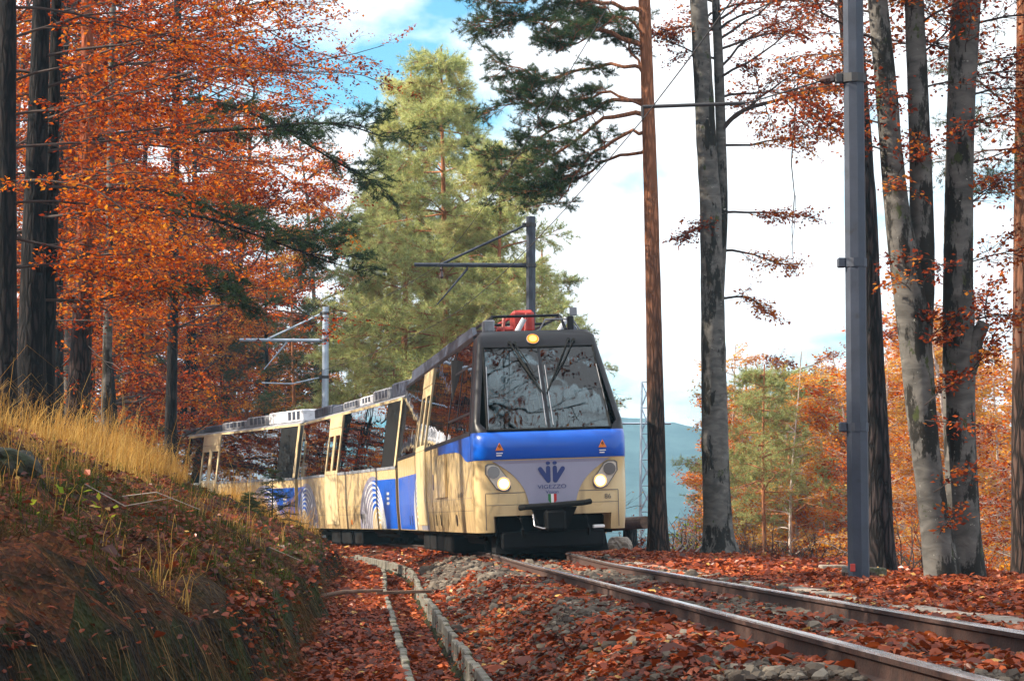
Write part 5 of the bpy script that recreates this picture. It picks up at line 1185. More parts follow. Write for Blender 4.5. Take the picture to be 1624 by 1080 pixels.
trunk_tree('beech_tree', [(1501, 962, 66), (1494, 905, 54), (1479, 800, 45), (1464, 686, 46), (1456, 592, 50), (1449, 510, 54), (1436, 430, 52), (1422, 330, 40), (1408, 180, 35), (1392, 0, 32), (1382, -120, 29), (1366, -330, 26), (1350, -700, 18), (1340, -1000, 6)], 27.6, 'grey beech forking into two stems, right of the near mast', 'beech tree', M['bark_beech'], M['beech_red'], 61, .10,
           [(20, 0, 150, 25, 1.3, .02), (90, 1, 10, 30, 1.2, .018), (170, 1, 200, 20, 1.0, .015), (250, 0, 190, 30, 1.0, .015), (130, 0, 170, 15, 1.4, .02), (60, 1, 30, 10, 1.2, .018), (-30, 0, 160, 20, 2.0, .03), (-70, 1, 20, 20, 2.0, .03), (-120, 0, 200, 25, 2.2, .03), (-150, 1, 340, 20, 2.0, .03), (-200, 0, 100, 25, 2.2, .03), (30, 1, 340, 25, 1.8, .02), (100, 0, 130, 20, 1.8, .02), (0, 1, 60, 25, 2.0, .022), (60, 0, 200, 20, 1.8, .02), (150, 1, 20, 15, 1.5, .016), (200, 0, 170, 15, 1.3, .016)] + [(-260 - 60 * k, k % 2, 95 + (k * 47) % 110, 8 + (k * 13) % 20, 4.6, .05) for k in range(11)],
           stems=(([(1458, 540, 42), (1460, 470, 44), (1463, 380, 40), (1460, 250, 35), (1455, 120, 33), (1450, 0, 32), (1448, -120, 28), (1452, -330, 24), (1460, -700, 14), (1462, -900, 6)], .12),), knots=((565, 4.4, .10, .30), (650, 5.6, .12, .25), (560, 5.5, .09, .25), (720, 3.9, .08, .15), (460, 5.0, .10, .22), (800, 4.7, .10, .18)), per=6, size=.058, sprigs=14, bias=.02)
trunk_tree('beech_tree', [(1537, 966, 68), (1534, 925, 57), (1527, 800, 50), (1521, 686, 51), (1520, 592, 50), (1520, 450, 48), (1521, 250, 44), (1526, 100, 46), (1533, 0, 46), (1540, -120, 40), (1552, -330, 34), (1566, -700, 20), (1570, -1000, 6)], 27.9, 'straight grey beech with a broken stub, outermost of the close beeches', 'beech tree', M['bark_beech'], M['beech_red'], 71, .10,
           [(110, 0, 20, 20, 1.2, .018), (60, 0, 200, 25, .9, .015), (200, 0, 340, 15, 1.0, .015), (330, 0, 10, 25, .8, .012), (420, 0, 350, 20, .9, .012), (520, 0, 15, 20, .9, .012), (-40, 0, 30, 20, 2.0, .03), (-90, 0, 190, 20, 2.0, .03), (-150, 0, 330, 25, 2.0, .03), (0, 0, 10, 25, 1.9, .022), (40, 0, 340, 15, 1.7, .02), (90, 0, 160, 25, 1.5, .018), (150, 0, 20, 20, 1.5, .018), (260, 0, 0, 15, 1.2, .014)] + [(-240 - 66 * k, 0, 90 + (k * 53) % 120, 8 + (k * 11) % 20, 4.8, .05) for k in range(11)],
           stems=(([(1536, 590, 26), (1549, 535, 24), (1561, 512, 20)], -.05),), knots=((600, 4.0, .12, .2), (700, 5.0, .1, .16), (340, 4.9, .1, .18), (850, 5.3, .12, .2)), per=6, size=.058, sprigs=8, bias=.0)
trunk_tree('pine_tree', [(1624, 965, 46), (1622, 900, 38), (1622, 600, 34), (1624, 300, 31), (1626, 0, 28), (1628, -250, 18), (1628, -400, 8)], 33, 'rough trunk cut by the right edge of the picture', 'pine tree', M['bark_pine'], M['needle'], 81, .15, [(170, 0, 190, 10, 1.3, .02), (230, 0, 170, 5, 1.2, .02), (200, 0, 200, 20, 1.0, .02), (260, 0, 180, -8, .9, .015), (-60, 0, 90, 10, 2, .03), (-150, 0, 230, 10, 2, .03), (-250, 0, 340, 10, 2, .03)], needles=True)

# --- left-hand trees on the bank
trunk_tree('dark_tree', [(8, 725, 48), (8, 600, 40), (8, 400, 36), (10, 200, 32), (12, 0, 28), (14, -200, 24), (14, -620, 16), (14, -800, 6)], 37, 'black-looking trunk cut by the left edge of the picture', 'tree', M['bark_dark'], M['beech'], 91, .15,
           [(q, 0, a, e_, L, .03) for q, a, e_, L in ((330, 20, 10, 2.4), (420, -10, 8, 1.8), (230, 35, 15, 3.0), (130, 0, 12, 3.2), (60, 25, 18, 3.0), (-20, -20, 20, 3.0), (280, -30, 5, 2.6), (380, 40, 0, 2.6), (180, -15, 8, 2.8), (10, 15, 10, 3.4), (-100, 40, 20, 3.2))] + [(-220 - 26 * k, 0, -9 + (k * 7) % 19, 6 + (k * 5) % 10, 8.0 + (k * 3) % 4, .085) for k in range(16)], per=8, size=.070)
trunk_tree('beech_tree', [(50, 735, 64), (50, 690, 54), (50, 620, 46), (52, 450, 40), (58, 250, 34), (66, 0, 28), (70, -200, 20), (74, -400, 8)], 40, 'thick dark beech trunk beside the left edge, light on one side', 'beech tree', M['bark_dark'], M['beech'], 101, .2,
           [(q, 0, a, e_, L, .035) for q, a, e_, L in ((420, 10, 5, 3.0), (350, -20, 8, 3.2), (300, 25, 12, 3.4), (240, 0, 8, 3.8), (190, -30, 14, 3.2), (140, 20, 12, 3.8), (90, -5, 12, 4.0), (40, 30, 16, 3.8), (-10, 5, 14, 4.2), (-60, -25, 18, 4.0), (-110, 15, 15, 4.2), (-180, 0, 20, 4.0), (480, 30, -4, 2.2), (120, 180, 15, 2.6), (0, 160, 15, 2.6))], per=8, size=.070,
           stems=(([(72, 730, 32), (74, 560, 26), (80, 380, 24), (84, 200, 20), (90, 0, 16), (94, -150, 8)], .3),))
def left_pine():
    Y = 46; P, rad = px_trunk([(121, 725, 48), (123, 680, 40), (124, 640, 37), (130, 520, 34), (136, 400, 31), (139, 250, 26), (139, 120, 22), (138, 0, 18), (137, -150, 13), (136, -320, 6)], Y, 80); b = P[0].copy(); P = P - b
    r = tree_root('pine_tree', b, 'pine on the bank with reddish upper trunk and long dark side limbs', 'pine tree'); link('trunk', trunk_mesh('trunk', P, rad, mat_bark('bank_pine_bark', (0.012, 0.009, 0.010), (0.075, 0.045, 0.040), 2.6, 4.6, (0.36, 0.10, 0.045)), 16, .07, 9, .2), r)
    f = Foliage(111); zz = lambda row: at(138, row, Y)[2] - b[2]
    def path_limb(pts, dy, r0, n=9):
        Q = resample(np.array([at(a, c, Y + dy * k / (len(pts) - 1)) for k, (a, c) in enumerate(pts)]) - b, 14); f.T.add(Q, np.linspace(r0, .012, 14), 6)
        for k, q in enumerate(Q[4:]):
            t = k / 10
            for _ in range(2 if t > .35 else 1): f.limb(q, azdir(f.g.uniform(-60, 60), f.g.uniform(-15, 25)), f.g.uniform(.5, 1.1) * (.5 + .6 * t), .012, .25, 6, 4, .24, .3, .3, .42)
    path_limb([(140, 225), (231, 213), (380, 205), (533, 192), (600, 215)], -1.5, .06); path_limb([(140, 190), (300, 150), (420, 185), (520, 250), (585, 285)], 1.5, .05); path_limb([(136, 330), (230, 330), (330, 345), (440, 385), (520, 415)], -1, .05); path_limb([(136, 300), (260, 300), (400, 360), (500, 380)], 2, .045); path_limb([(134, 410), (230, 440), (300, 450), (350, 470)], -2, .03)
    for k in range(10): f.limb(on_trunk(P, zz(f.g.uniform(-300, -20))), azdir(f.g.uniform(0, 360), 10), 2.2, .03, .3, 8, 5, .26, .3)
    link('branches', f.twig_mesh('branches', M['bark_pine_dark'], .006), r); link('crown', f.needles('crown', M['needle'], 4, 13, .08, .0065, -.08), r)
    g = f.g
    for k in range(12):
        p = on_trunk(P, zz(g.uniform(100, 560))); q = [p]; e = azdir(g.uniform(-60, 240), g.uniform(-20, 20))
        for _ in range(6): e = unit(e + g.normal(0, .25, 3) - [0, 0, .12]); q.append(q[-1] + e * g.uniform(.12, .3))
        d = Tubes(); d.add(np.array(q), np.linspace(.012, .003, 7), 4); link('dead_branch', d.mesh('dead_branch', M['deadtwig']), r)
left_pine()
def left_beech(px, Y, seed, label, rows_top, az_list, light, base_row=680, w=26, n=16, rmin=-120, rmax=460, Lr=(2.5, 4.5), per=8, size=.073, bias=0.0, tw=6, top=8, reach=0):
    g = np.random.default_rng(seed); x = at(px, 600, Y)[0]; zb = float(gz(x, Y)) - .15; rb = 827 - (zb - HC) / Y * FPX
    lean = g.uniform(-20, 30)
    limbs = [(g.uniform(rmin, rmax), 0, g.uniform(*az_list), g.uniform(-2, 26), g.uniform(*Lr), .03) for _ in range(n)]
    limbs += [(g.uniform(-620, -160), 0, g.uniform(-60, 70), g.uniform(0, 25), g.uniform(4.0, 6.0), .045) for _ in range(top)]
    limbs += [(g.uniform(-90, 260), 0, g.uniform(-35, 40), g.uniform(-4, 16), g.uniform(3.4, 5.2), .035) for _ in range(reach)]
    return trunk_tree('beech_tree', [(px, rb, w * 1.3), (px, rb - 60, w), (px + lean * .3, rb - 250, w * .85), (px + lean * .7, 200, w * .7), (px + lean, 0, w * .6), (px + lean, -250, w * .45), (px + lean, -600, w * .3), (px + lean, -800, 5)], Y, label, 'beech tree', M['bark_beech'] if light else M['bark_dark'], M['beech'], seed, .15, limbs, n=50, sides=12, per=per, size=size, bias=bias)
left_beech(168, 50, 121, 'slender pale beech just behind the bank pine', 0, (-50, 60), True, w=17, n=20, rmin=-100, rmax=480, reach=8)
left_beech(270, 58, 131, 'beech with orange sprays standing behind the tall grass', 0, (-70, 80), False, w=20, n=26, rmin=-80, rmax=540, Lr=(2.5, 4.8), size=.078, reach=16)
left_beech(-60, 44, 141, 'beech whose orange sprays reach in over the left edge', 0, (-35, 35), False, w=28, n=22, rmin=-60, rmax=520, Lr=(3.0, 5.2), top=14)
left_beech(90, 62, 151, 'deep orange beech between the dark trunks and the bank pine', 0, (-80, 80), False, w=22, n=28, rmin=-60, rmax=600, Lr=(2.5, 4.8), size=.08, bias=.05)
# ------------------------------------------------------------------ forest behind
_u = ['', 'first', 'second', 'third', 'fourth', 'fifth', 'sixth', 'seventh', 'eighth', 'ninth']; _t = ['', '', 'twenty', 'thirty', 'forty', 'fifty', 'sixty', 'seventy']
ORD = _u[1:] + ['tenth', 'eleventh', 'twelfth', 'thirteenth', 'fourteenth', 'fifteenth', 'sixteenth', 'seventeenth', 'eighteenth', 'nineteenth'] + [(_t[k // 10] + '-' + _u[k % 10]) if k % 10 else _t[k // 10][:-1] + 'ieth' for k in range(20, 80)]
def proto_beech(seed, H, r0, bark, leaf, n, h0, L, per, size, subs=8, twn=6, twl=.5, bias=0.0, keep=1.0, el=(5, 40), stems=1, twig=True, bare=0):
    g = np.random.default_rng(seed); r = empty('beech_tree'); f = Foliage(seed); T = Tubes()
    for s_ in range(stems):
        lean = g.normal(0, .05, 2) + (np.array([.10 * math.cos(s_ * 2.4), .10 * math.sin(s_ * 2.4)]) if stems > 1 else 0); t = np.linspace(0, 1, 24)
        P = np.stack([lean[0] * t * H + .25 * np.sin(t * 5 + seed) * t, lean[1] * t * H + .2 * np.cos(t * 4 + seed) * t, t * H - .2], -1)
        V, F = tube_np(P, r0 * (1 - .9 * t) + .01, 9, 1 + .10 * (2 * fbm(t[:, None] * 12 + np.zeros((1, 9)), np.arange(9)[None, :] * .8, seed) - 1)); T.V.append(V); T.F.append(F + T.n); T.n += len(V)
        for k in range(n // stems):
            h = h0 + (1 - h0) * (k + g.random()) / (n / stems); p = P[min(int(h * 23), 23)]; f.limb(p, azdir(g.uniform(0, 360), g.uniform(*el)), L * (1.12 - .7 * h) * g.uniform(.7, 1.2), r0 * .28, .2, subs, twn, twl, .22, .2, .48)
        for k in range(bare):
            h = g.uniform(.12, h0); p = P[int(h * 23)]; q = [p]; e = azdir(g.uniform(0, 360), g.uniform(-5, 40))
            for _ in range(6): e = unit(e + g.normal(0, .2, 3)); q.append(q[-1] + e * g.uniform(.15, .4))
            f.T.add(np.array(q), np.linspace(.016, .004, 7), 4)
    link('trunk', T.mesh('trunk', bark), r); link('branches', f.twig_mesh('branches', M['twig'] if not bare else bark, .006 if twig else 0), r); link('crown', f.leaves('crown', leaf, per, size, bias, .6, keep, .16), r)
    return r
def proto_pine(seed, H, r0, bark, leaf, n, h0, L, tufts, per, ln, w, twl=.42, twn=6, subs=9, bias=0.0, el=(-5, 30), bare=8):
    g = np.random.default_rng(seed); r = empty('pine_tree'); f = Foliage(seed); t = np.linspace(0, 1, 26)
    P = np.stack([.2 * np.sin(t * 4 + seed) * t, .2 * np.cos(t * 3 + seed) * t, t * H - .2], -1); T = Tubes(); V, F = tube_np(P, r0 * (1 - .88 * t) + .01, 10); T.V.append(V); T.F.append(F); T.n += len(V)
    for k in range(n):
        h = h0 + (1 - h0) * (k + g.random()) / n; p = P[min(int(h * 25), 25)]; l_ = L * (1.15 - .85 * ((h - h0) / (1 - h0)) ** 1.3) * g.uniform(.65, 1.15)
        f.limb(p, azdir(k * 137.5 + g.uniform(-25, 25), g.uniform(*el)), l_, .035, .25, subs, twn, twl, .35, .3, .42, True, .12)
    for k in range(bare):
        h = g.uniform(.2, h0 + .1); p = P[int(h * 25)]; q = [p]; e = azdir(g.uniform(0, 360), g.uniform(-10, 20))
        for _ in range(6): e = unit(e + g.normal(0, .2, 3) - [0, 0, .05]); q.append(q[-1] + e * g.uniform(.15, .35))
        f.T.add(np.array(q), np.linspace(.02, .005, 7), 4)
    link('trunk', T.mesh('trunk', bark), r); link('branches', f.twig_mesh('branches', bark, .008), r); link('crown', f.needles('crown', leaf, tufts, per, ln, w, bias), r)
    return r
far_bark = mat_bark('far_pine_bark', (0.05, 0.028, 0.022), (0.22, 0.11, 0.07), 3.0, 7.0, (0.50, 0.20, 0.09), bump=.4)
thin_bark = M['bark_thin']
PB = [proto_beech(201, 20, .20, M['bark_dark'], M['beech'], 40, .12, 4.6, 9, .125, twl=.6, bias=-.12), proto_beech(202, 18, .17, M['bark_beech'], M['beech'], 36, .16, 4.2, 9, .125, twl=.6, bias=.0), proto_beech(203, 16, .15, M['bark_dark'], M['beech_gold'], 32, .15, 3.8, 9, .12, twl=.55, bias=-.05)]
PV = [proto_beech(211, 13, .095, thin_bark, M['beech'], 26, .36, 2.6, 7, .10, twl=.45, bias=.22, keep=.9, bare=8), proto_beech(212, 12, .085, thin_bark, M['beech'], 24, .30, 2.5, 6, .10, twl=.45, bias=.12, keep=.9, bare=8), proto_beech(213, 13.5, .09, thin_bark, M['beech_gold'], 24, .40, 2.5, 6, .10, twl=.45, bias=.15, bare=9),  # leaf tones raised to stand in for sun and haze in the valley
      proto_beech(214, 8, .05, thin_bark, M['beech'], 22, .2, 1.9, 7, .09, twl=.4, bias=.2, stems=2, bare=4)]
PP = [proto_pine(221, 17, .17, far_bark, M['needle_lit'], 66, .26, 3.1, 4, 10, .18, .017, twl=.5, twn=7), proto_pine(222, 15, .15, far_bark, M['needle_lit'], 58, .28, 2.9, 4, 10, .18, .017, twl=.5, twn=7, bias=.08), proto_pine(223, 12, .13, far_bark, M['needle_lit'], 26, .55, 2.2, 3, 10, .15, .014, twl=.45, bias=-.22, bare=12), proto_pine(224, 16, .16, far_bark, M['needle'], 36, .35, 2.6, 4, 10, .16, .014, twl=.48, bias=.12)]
used = set()
def place(proto, x, y, s=1.0, rz=0.0, z=None, sink=.15):
    o = proto if id(proto) not in used else copy_tree(proto); used.add(id(proto))
    o.location = (x, y, (float(gz(x, y)) if z is None else z) - sink); o.rotation_euler = (0, 0, rz); o.scale = (s, s, s); return o
def px_place(proto, px, Y, s=1.0, rz=0.0): return place(proto, at(px, 700, Y)[0], Y, s, rz)
# sunlit pines behind the train
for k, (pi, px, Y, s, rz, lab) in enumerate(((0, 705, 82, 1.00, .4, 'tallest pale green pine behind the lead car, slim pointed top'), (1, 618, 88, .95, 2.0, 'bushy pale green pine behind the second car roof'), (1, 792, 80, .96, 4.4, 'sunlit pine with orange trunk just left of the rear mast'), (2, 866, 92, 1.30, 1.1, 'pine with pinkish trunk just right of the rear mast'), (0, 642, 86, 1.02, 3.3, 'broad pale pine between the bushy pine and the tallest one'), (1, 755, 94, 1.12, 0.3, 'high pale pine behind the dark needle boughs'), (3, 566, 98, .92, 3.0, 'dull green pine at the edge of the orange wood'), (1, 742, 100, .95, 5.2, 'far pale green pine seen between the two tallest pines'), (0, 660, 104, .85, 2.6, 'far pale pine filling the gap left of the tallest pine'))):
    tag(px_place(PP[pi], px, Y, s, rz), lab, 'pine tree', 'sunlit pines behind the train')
# orange wood on the left, behind the train
g = np.random.default_rng(5); spots = []
for k in range(30):
    px = -40 + 600 * (k + g.uniform(.1, .9)) / 30; Y = g.uniform(92, 135); x = at(px, 700, Y)[0]
    if abs(float(side_off(x, Y))) < 3.2: Y += 14
    spots.append((px, Y))
spots.sort()
for k, (px, Y) in enumerate(spots):
    t = PB[k % 3] if k % 5 else PB[0]
    tag(px_place(t, px, Y, g.uniform(.8, 1.12), g.uniform(0, 6.28)), f'{ORD[k]} tree from the left edge in the orange wood behind the train', 'beech tree', 'orange beeches behind the train')
for k, (px, Y, s) in enumerate(((210, 100, .62), (395, 104, .7), (465, 96, .72), (320, 118, .8))):
    tag(px_place(PP[3], px, Y, s, k * 1.7), ('small dark pine in the orange wood, leftmost of four', 'dark pine in the orange wood left of the pale round mast', 'dark pine right behind the pale round mast', 'dark pine deep in the orange wood above the third car')[k], 'pine tree', 'dark pines in the orange wood')
for k, (pi, px, Y, s_) in enumerate(((0, 40, 68, .80), (1, 105, 76, .9), (0, 190, 70, .78), (1, -20, 80, 1.0), (0, 225, 84, .95), (2, 145, 88, 1.0), (1, 15, 92, 1.0))):
    tag(px_place(PB[pi], px, Y, s_, k * 2.1), ('tall orange beech rising behind the two darkest trunks', 'tall beech filling the gap left of the bank pine', 'tall beech crown just right of the bank pine', 'tall beech half cut off by the left edge', 'tall beech above the far end of the third car', 'golden beech behind the bank pine trunk', 'tall beech deep in the wood near the left edge')[k], 'beech tree', 'tall beeches on the bank top')
# valley wood on the right
vs_ = []
for k in range(58):
    px = 1060 + 640 * (k + g.uniform(0, 1)) / 58; Y = g.uniform(54, 118) if px > 1330 else g.uniform(66, 125); vs_.append((px, Y))
vs_ = [(px, Y) for px, Y in vs_ if not (1060 < px < 1125 and Y < 110)]
vs_.sort()
for k, (px, Y) in enumerate(vs_):
    pr = PV[(k * 3 + 1) % 4] if px > 1340 else PV[(k * 2) % 4]; x = at(px, 700, Y)[0]; gzv = float(gz(x, Y)); top = (at(px, g.uniform(430, 560) if px > 1340 else g.uniform(530, 680), Y)[2] - gzv); h = {0: 13, 1: 12, 2: 13.5, 3: 8}[PV.index(pr)]
    tag(place(pr, x, Y, float(np.clip(top / h, .5, 1.35)), g.uniform(0, 6.28)), f'{ORD[k]} thin pale-trunked tree from the lead car outward in the valley wood', 'young tree', 'thin trees in the valley wood')
for px, Y, s, rz, lab in ((1213, 66, .95, .5, 'valley pine with bare orange trunk right of the grey beech'), (1252, 74, .9, 2.5, 'valley pine with forked pale trunk beside the bare-trunked pine'), (1180, 84, 1.0, 4.0, 'valley pine partly hidden by the grey beech trunk'), (1330, 96, 1.0, 1.0, 'valley pine seen just left of the near mast')):
    x = at(px, 700, Y)[0]; top = at(px, 560, Y)[2] - float(gz(x, Y)); tag(place(PP[2], x, Y, top / 12, rz), lab, 'pine tree', 'pines in the valley wood')
# half-bare tree with yellow sprays right of the rear mast
b_ = proto_beech(231, 10, .07, M['bark_beech'], M['beech_gold'], 18, .3, 2.6, 2, .11, subs=6, twn=4, el=(35, 65), stems=4, keep=.35)
o = px_place(b_, 900, 84, 1.0, .6); tag(o, 'half-bare many-stemmed tree with yellow sprays behind the cab roof', 'young tree'); used.add(id(b_))
# trees just outside the picture, left of and behind the camera: they shade the bank and show in the glass
for k, (pi, x, y, s) in enumerate(((0, -11, 24, .5), (2, -9.5, 14, .6), (0, -15, 8, .8), (1, -8, 2, .7), (0, -19, 46, .55), (2, -17, 56, .5), (1, -19, 20, .68), (0, -19, 84, .95), (1, -24, 92, 1.0), (2, -21, 74, .9), (0, -29, 100, 1.0), (1, -32, 84, 1.0), (0, -26, 66, 1.0), (2, -36, 110, 1.0), (0, -13, 20, .56), (1, -17, 25, .66), (0, -12, 15, .56), (1, -22, 22, .78), (0, -16, 12, .7), (1, -25, 16, .85), (1, -24, 80, 1.0), (0, -34, 95, 1.1), (1, -28, 88, 1.1), (0, -40, 104, 1.1), (2, -22, 100, 1.0), (0, -6.5, 10, .5), (1, -7.5, 14.5, .52), (0, -7.5, 6, .55), (1, -9, 18.5, .5), (0, 9, -14, .8), (1, -3, -22, .8), (2, 5, -26, .8), (0, -10, -12, .9), (1, 14, 2, .8), (2, -20, -4, .9))):
    tag(place(PB[pi], x, y, s, k * 1.3), f'{ORD[k]} beech standing outside the picture along the near bank and behind the camera', 'beech tree', 'beeches outside the picture')

# ------------------------------------------------------------------ shrubs, saplings, small plants
def bare_shrub(x, y, h, w, n, seed, label, leaf=None, mat='twig'):
    g = np.random.default_rng(seed); z = float(gz(x, y)) - .05; r = empty('shrub', (x, y, z)); tag(r, label, 'shrub', 'brushwood by the track'); f = Foliage(seed); T = Tubes()
    for k in range(n):
        e = azdir(g.uniform(0, 360), g.uniform(15, 80)); q = [np.array([g.normal(0, w * .25), g.normal(0, w * .25), 0])]; l_ = h * g.uniform(.5, 1.3) / 6
        for i in range(6):
            e = unit(e + g.normal(0, .2, 3) - [0, 0, .05]); q.append(q[-1] + e * l_)
            if i > 1 and g.random() < .8: e2 = unit(e + g.normal(0, .6, 3)); T.add(np.array([q[-1], q[-1] + e2 * l_ * 1.2, q[-1] + e2 * l_ * 2 + g.normal(0, .03, 3)]), [.006, .004, .002], 3); f.tw.append((q[-1], q[-1] + e2 * l_ * 2))
        T.add(np.array(q), np.linspace(.012, .003, 7), 4)
    link('stems', T.mesh('stems', M[mat]), r)
    if leaf: link('leaves', f.leaves('leaves', M[leaf], 3, .07, 0, .7, .6, .08), r)
for px, Y, h, w, n, leaf, lab in ((1062, 55, .75, 1.2, 40, None, 'bare brushwood between the pine and the grey beech'), (1098, 52, .7, 1.0, 30, 'bright', 'low shrub with yellow-green leaves left of the grey beech'), (1180, 54, .9, 1.4, 46, None, 'bare dark brushwood at the foot of the grey beech'), (1235, 50, .8, 1.5, 46, None, 'bare tangled brushwood on the slope edge right of the grey beech'), (1300, 46, .7, 1.5, 40, 'beech_red', 'red-leaved brushwood left of the near mast'), (1012, 56, .6, .9, 26, 'beech_red', 'low scrub beside the log end'), (1600, 34, .8, 1.2, 30, 'beech', 'orange scrub beside the edge trunk'), (1440, 36, .8, 1.2, 30, 'beech_red', 'scrub behind the forked beech')):
    bare_shrub(at(px, 850, Y)[0], Y, h, w, n, int(px), lab, leaf, 'deadtwig' if px in (1062,) else 'twig')
def spruce_sapling(x, y, h, label):
    g = np.random.default_rng(int(abs(x * 100))); z = float(gz(x, y)) - .03; r = empty('spruce_sapling', (x, y, z)); tag(r, label, 'sapling'); f = Foliage(77); T = Tubes(); T.add(np.array([[0, 0, 0], [.01, 0, h * .5], [0, 0, h]]), [.018, .012, .004], 6)
    for k in range(34):
        t = .08 + .9 * k / 34; f.limb((0, 0, t * h), azdir(k * 137.5, g.uniform(-5, 25)), h * .62 * (1.05 - t) * g.uniform(.8, 1.15), .006, .15, 6, 3, .09, .08, .15, .45)
    link('trunk', T.mesh('trunk', M['twig']), r); link('branches', f.twig_mesh('branches', M['twig'], .002), r); link('needles', f.needles('needles', M['needle'], 5, 8, .022, .0035, .18, 0), r)
spruce_sapling(at(432, 700, 47)[0], 47, 1.05, 'small green spruce sapling on the bank in front of the third car')
spruce_sapling(at(395, 700, 44)[0], 44, .5, 'tiny spruce sapling left of the larger one on the bank')
def leafy_plant(px, py, Y, n, label):
    x = at(px, py, Y)[0]; z = float(gz(x, Y)); g = np.random.default_rng(px); r = empty('leafy_plant', (x, Y, z)); tag(r, label, 'plant', 'yellow-green plants on the bank'); T = Tubes(); P = []; A = []
    for k in range(n):
        e = azdir(g.uniform(150, 400), g.uniform(35, 80)); q = e * g.uniform(.08, .22); T.add(np.array([[0, 0, -.02], q * .6, q]), [.003, .002, .0015], 4); P.append(q); A.append(unit(e * [1, 1, .1] + g.normal(0, .2, 3)))
    link('stems', T.mesh('stems', M['moss']), r); V, F = leaf_quads(np.array(P), np.array(A), unit(g.normal(0, .3, (n, 3)) + [0, -.5, 1]), g.uniform(.05, .09, n), g.uniform(.035, .06, n), .15)
    link('leaves', mesh_np('leaves', V, F, M['bright'], attr=np.repeat(g.random(n), 4)), r)
for k, (px, py, Y) in enumerate(((110, 818, 19), (165, 842, 20), (30, 850, 17), (300, 905, 26))):
    leafy_plant(px, py, Y, 9, ('yellow-green leafy plant high on the bank, leftmost but one', 'brightest yellow-green plant in the middle of the bank', 'yellow-green plant beside the left edge of the bank', 'yellow-green plant low on the bank near the dark rock')[k])

# ------------------------------------------------------------------ rocks, logs, planks
def rock(x, y, z, sx, sy, sz, seed, label, mat='rock', name='rock'):
    g = np.random.default_rng(seed); v, f = ico()
    for _ in range(3):  # subdivide
        nv = list(v); cache = {}; nf = []
        def mid(a, b):
            k = (min(a, b), max(a, b))
            if k not in cache: cache[k] = len(nv); m_ = v[a] + v[b]; nv.append(m_ / np.linalg.norm(m_))
            return cache[k]
        for a, b, c in f: ab, bc, ca = mid(a, b), mid(b, c), mid(c, a); nf += [(a, ab, ca), (b, bc, ab), (c, ca, bc), (ab, bc, ca)]
        v = np.array(nv); f = np.array(nf)
    d = 1 + .5 * (fbm(v[:, 0] * 1.5 + seed, v[:, 1] * 1.5 + v[:, 2] * 1.1, seed) - .5) * 1.6 + .22 * (fbm(v[:, 0] * 5 + v[:, 2] * 3, v[:, 1] * 5 - v[:, 2] * 2, seed + 3) - .5)
    V = v * d[:, None]; V = np.sign(V) * np.abs(V) ** .85 * [sx, sy, sz]
    o = link(name, mesh_np(name, V, f, M[mat], smooth=False), None, (x, y, z)); tag(o, label, 'rock', 'rocks by the track'); return o
for k, (px, Y, sx, sy, sz, dz, lab) in enumerate(((10, 19, .22, .5, .16, .05, 'dark stone by the left edge in the bank face'),)):
    x = at(px, 950, Y)[0]; rock(x, Y, float(gz(x, Y)) + (dz - .25 if px > 100 else .0), sx, sy, sz, 300 + k, lab)
x = at(984, 862, 51)[0]; rock(x, 51, float(gz(x, 51)) + .10, .26, .3, .22, 321, 'pale rock beside the train wheels on the outer side', 'concrete2')
def rod(name, label, cat, pts, rads, mat, sides=8, group=None):
    c = np.array(pts[0]); b = MB(); b.tube([np.array(p) - c for p in pts], rads, sides); o = b.build(name, mat); o.location = c; return tag(o, label, cat, group)
e1 = at(1024, 828, 52); e0 = at(950, 833, 54)
rod('log', 'felled log whose sawn end pokes out right of the train', 'log', [e0, (e0 + e1) / 2, e1], [.14, .135, .13], M['oldwood'], 14)
x = at(1000, 850, 53)[0]; rod('tree_stump', 'stump propping up the felled log', 'stump', [(x, 53.2, float(gz(x, 53.2)) - .05), (x, 53.2, float(gz(x, 53.2)) + .25), (x, 53.2, .36)], [.20, .16, .15], M['bark_pine_dark'], 12)
zz_ = float(zd(30.5)) + .06
rod('stick', 'long dark stick lying from the leaf floor up onto the drain wall', 'stick', [at(482, 962, 29.5) * [1, 1, 0] + [0, 0, zd(29.5) + .03], at(545, 952, 30) * [1, 1, 0] + [0, 0, zd(30) + .10], at(606, 941, 30.6) * [1, 1, 0] + [0, 0, zz_ + .04]], [.030, .026, .018], M['oldwood'])
b = MB(); b.bbox(-.34, .34, -.05, .05, -.02, .02, .006); o = b.build('plank', M['oldwood']); pp = at(641, 948, 31); o.location = (pp[0], 31, float(zd(31)) + .065); o.rotation_euler = (0, -.03, .12); tag(o, 'reddish wooden plank laid across the drain', 'plank')
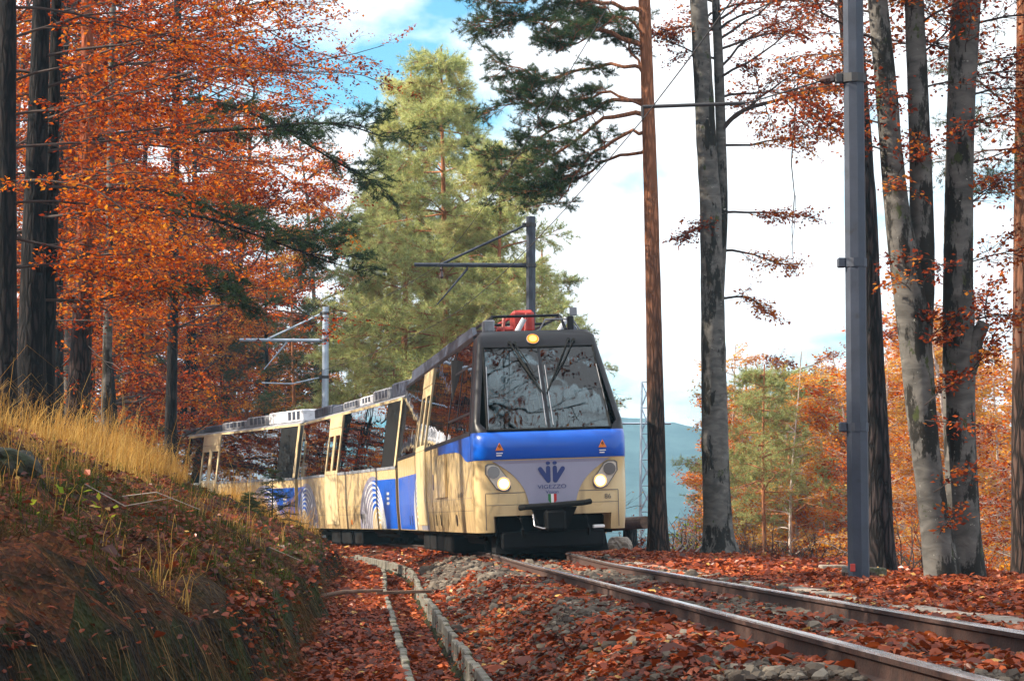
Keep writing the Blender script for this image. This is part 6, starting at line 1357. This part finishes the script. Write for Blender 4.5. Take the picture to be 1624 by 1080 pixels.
# concrete footing beside the near mast, loose slabs
pm = at(1368, 916, 27.2); b = MB(); b.bbox(-.22, .25, -.10, .10, -.12, .085, .015); o = b.build('concrete_footing', M['concrete']); o.location = (pm[0], 27.2, float(gz(pm[0], 27.2)) + .06); o.rotation_euler = (0, .05, -.05); tag(o, 'weathered concrete beam lying behind the near mast foot', 'concrete beam')
pm = at(1322, 908, 29.5); b = MB(); b.bbox(-.16, .14, -.15, .15, -.05, .05, .012); o = b.build('concrete_slab', M['concrete2']); o.location = (pm[0], 29.5, float(gz(pm[0], 29.5)) + .05); tag(o, 'small pale concrete slab left of the near mast foot', 'slab')
for k, (px, Y) in enumerate(((1075, 47), (1085, 48), (1098, 46.5), (1068, 49))):
    x = at(px, 860, Y)[0]; z = float(gz(x, Y)); g = np.random.default_rng(px)
    rod('stick', ('short pale stick nearest the pine, in the brushwood', 'pale broken stick leaning in the middle of the brushwood', 'long pale stick leaning toward the grey beech', 'thin pale stick behind the pine foot')[k], 'stick', [(x, Y, z + .02), (x + .18, Y + .1, z + .2), (x + .35 * g.uniform(-1, 1), Y + .2, z + .42)], [.018, .015, .008], M['deadtwig'], 6, 'pale sticks in the brushwood')
for k, (px, py, Y) in enumerate(((420, 860, 27), (250, 830, 23), (200, 880, 21))):
    p = at(px, py, Y); z = float(gz(p[0], Y)); g = np.random.default_rng(px)
    rod('stick', ('dry stalk low on the bank near its nose', 'long dry stalk slanting across the upper bank', 'dry stalk in the middle of the bank')[k], 'stick', [(p[0] - .35, Y, float(gz(p[0] - .35, Y)) + .05), (p[0], Y - .1, z + .10), (p[0] + .4, Y - .1, float(gz(p[0] + .4, Y)) + .16)], [.005, .005, .003], M['deadtwig'], 5, 'dry stalks on the bank')
# ------------------------------------------------------------------ haze over the valley
def build_haze(density):
    b = MB(); b.box(-2700, 2900, -90, 2500, -80, 84); o = b.build('haze', [])
    m, nt, N, L = ng('valley_air'); out = N.new('ShaderNodeOutputMaterial'); v = N.new('ShaderNodeVolumePrincipled'); v.inputs['Color'].default_value = (0.42, 0.76, 1.0, 1); v.inputs['Density'].default_value = density; v.inputs['Anisotropy'].default_value = 0.2; L.new(v.outputs[0], out.inputs['Volume'])
    o.data.materials.append(m); tag(o, kind='stuff')
build_haze(0.00040)
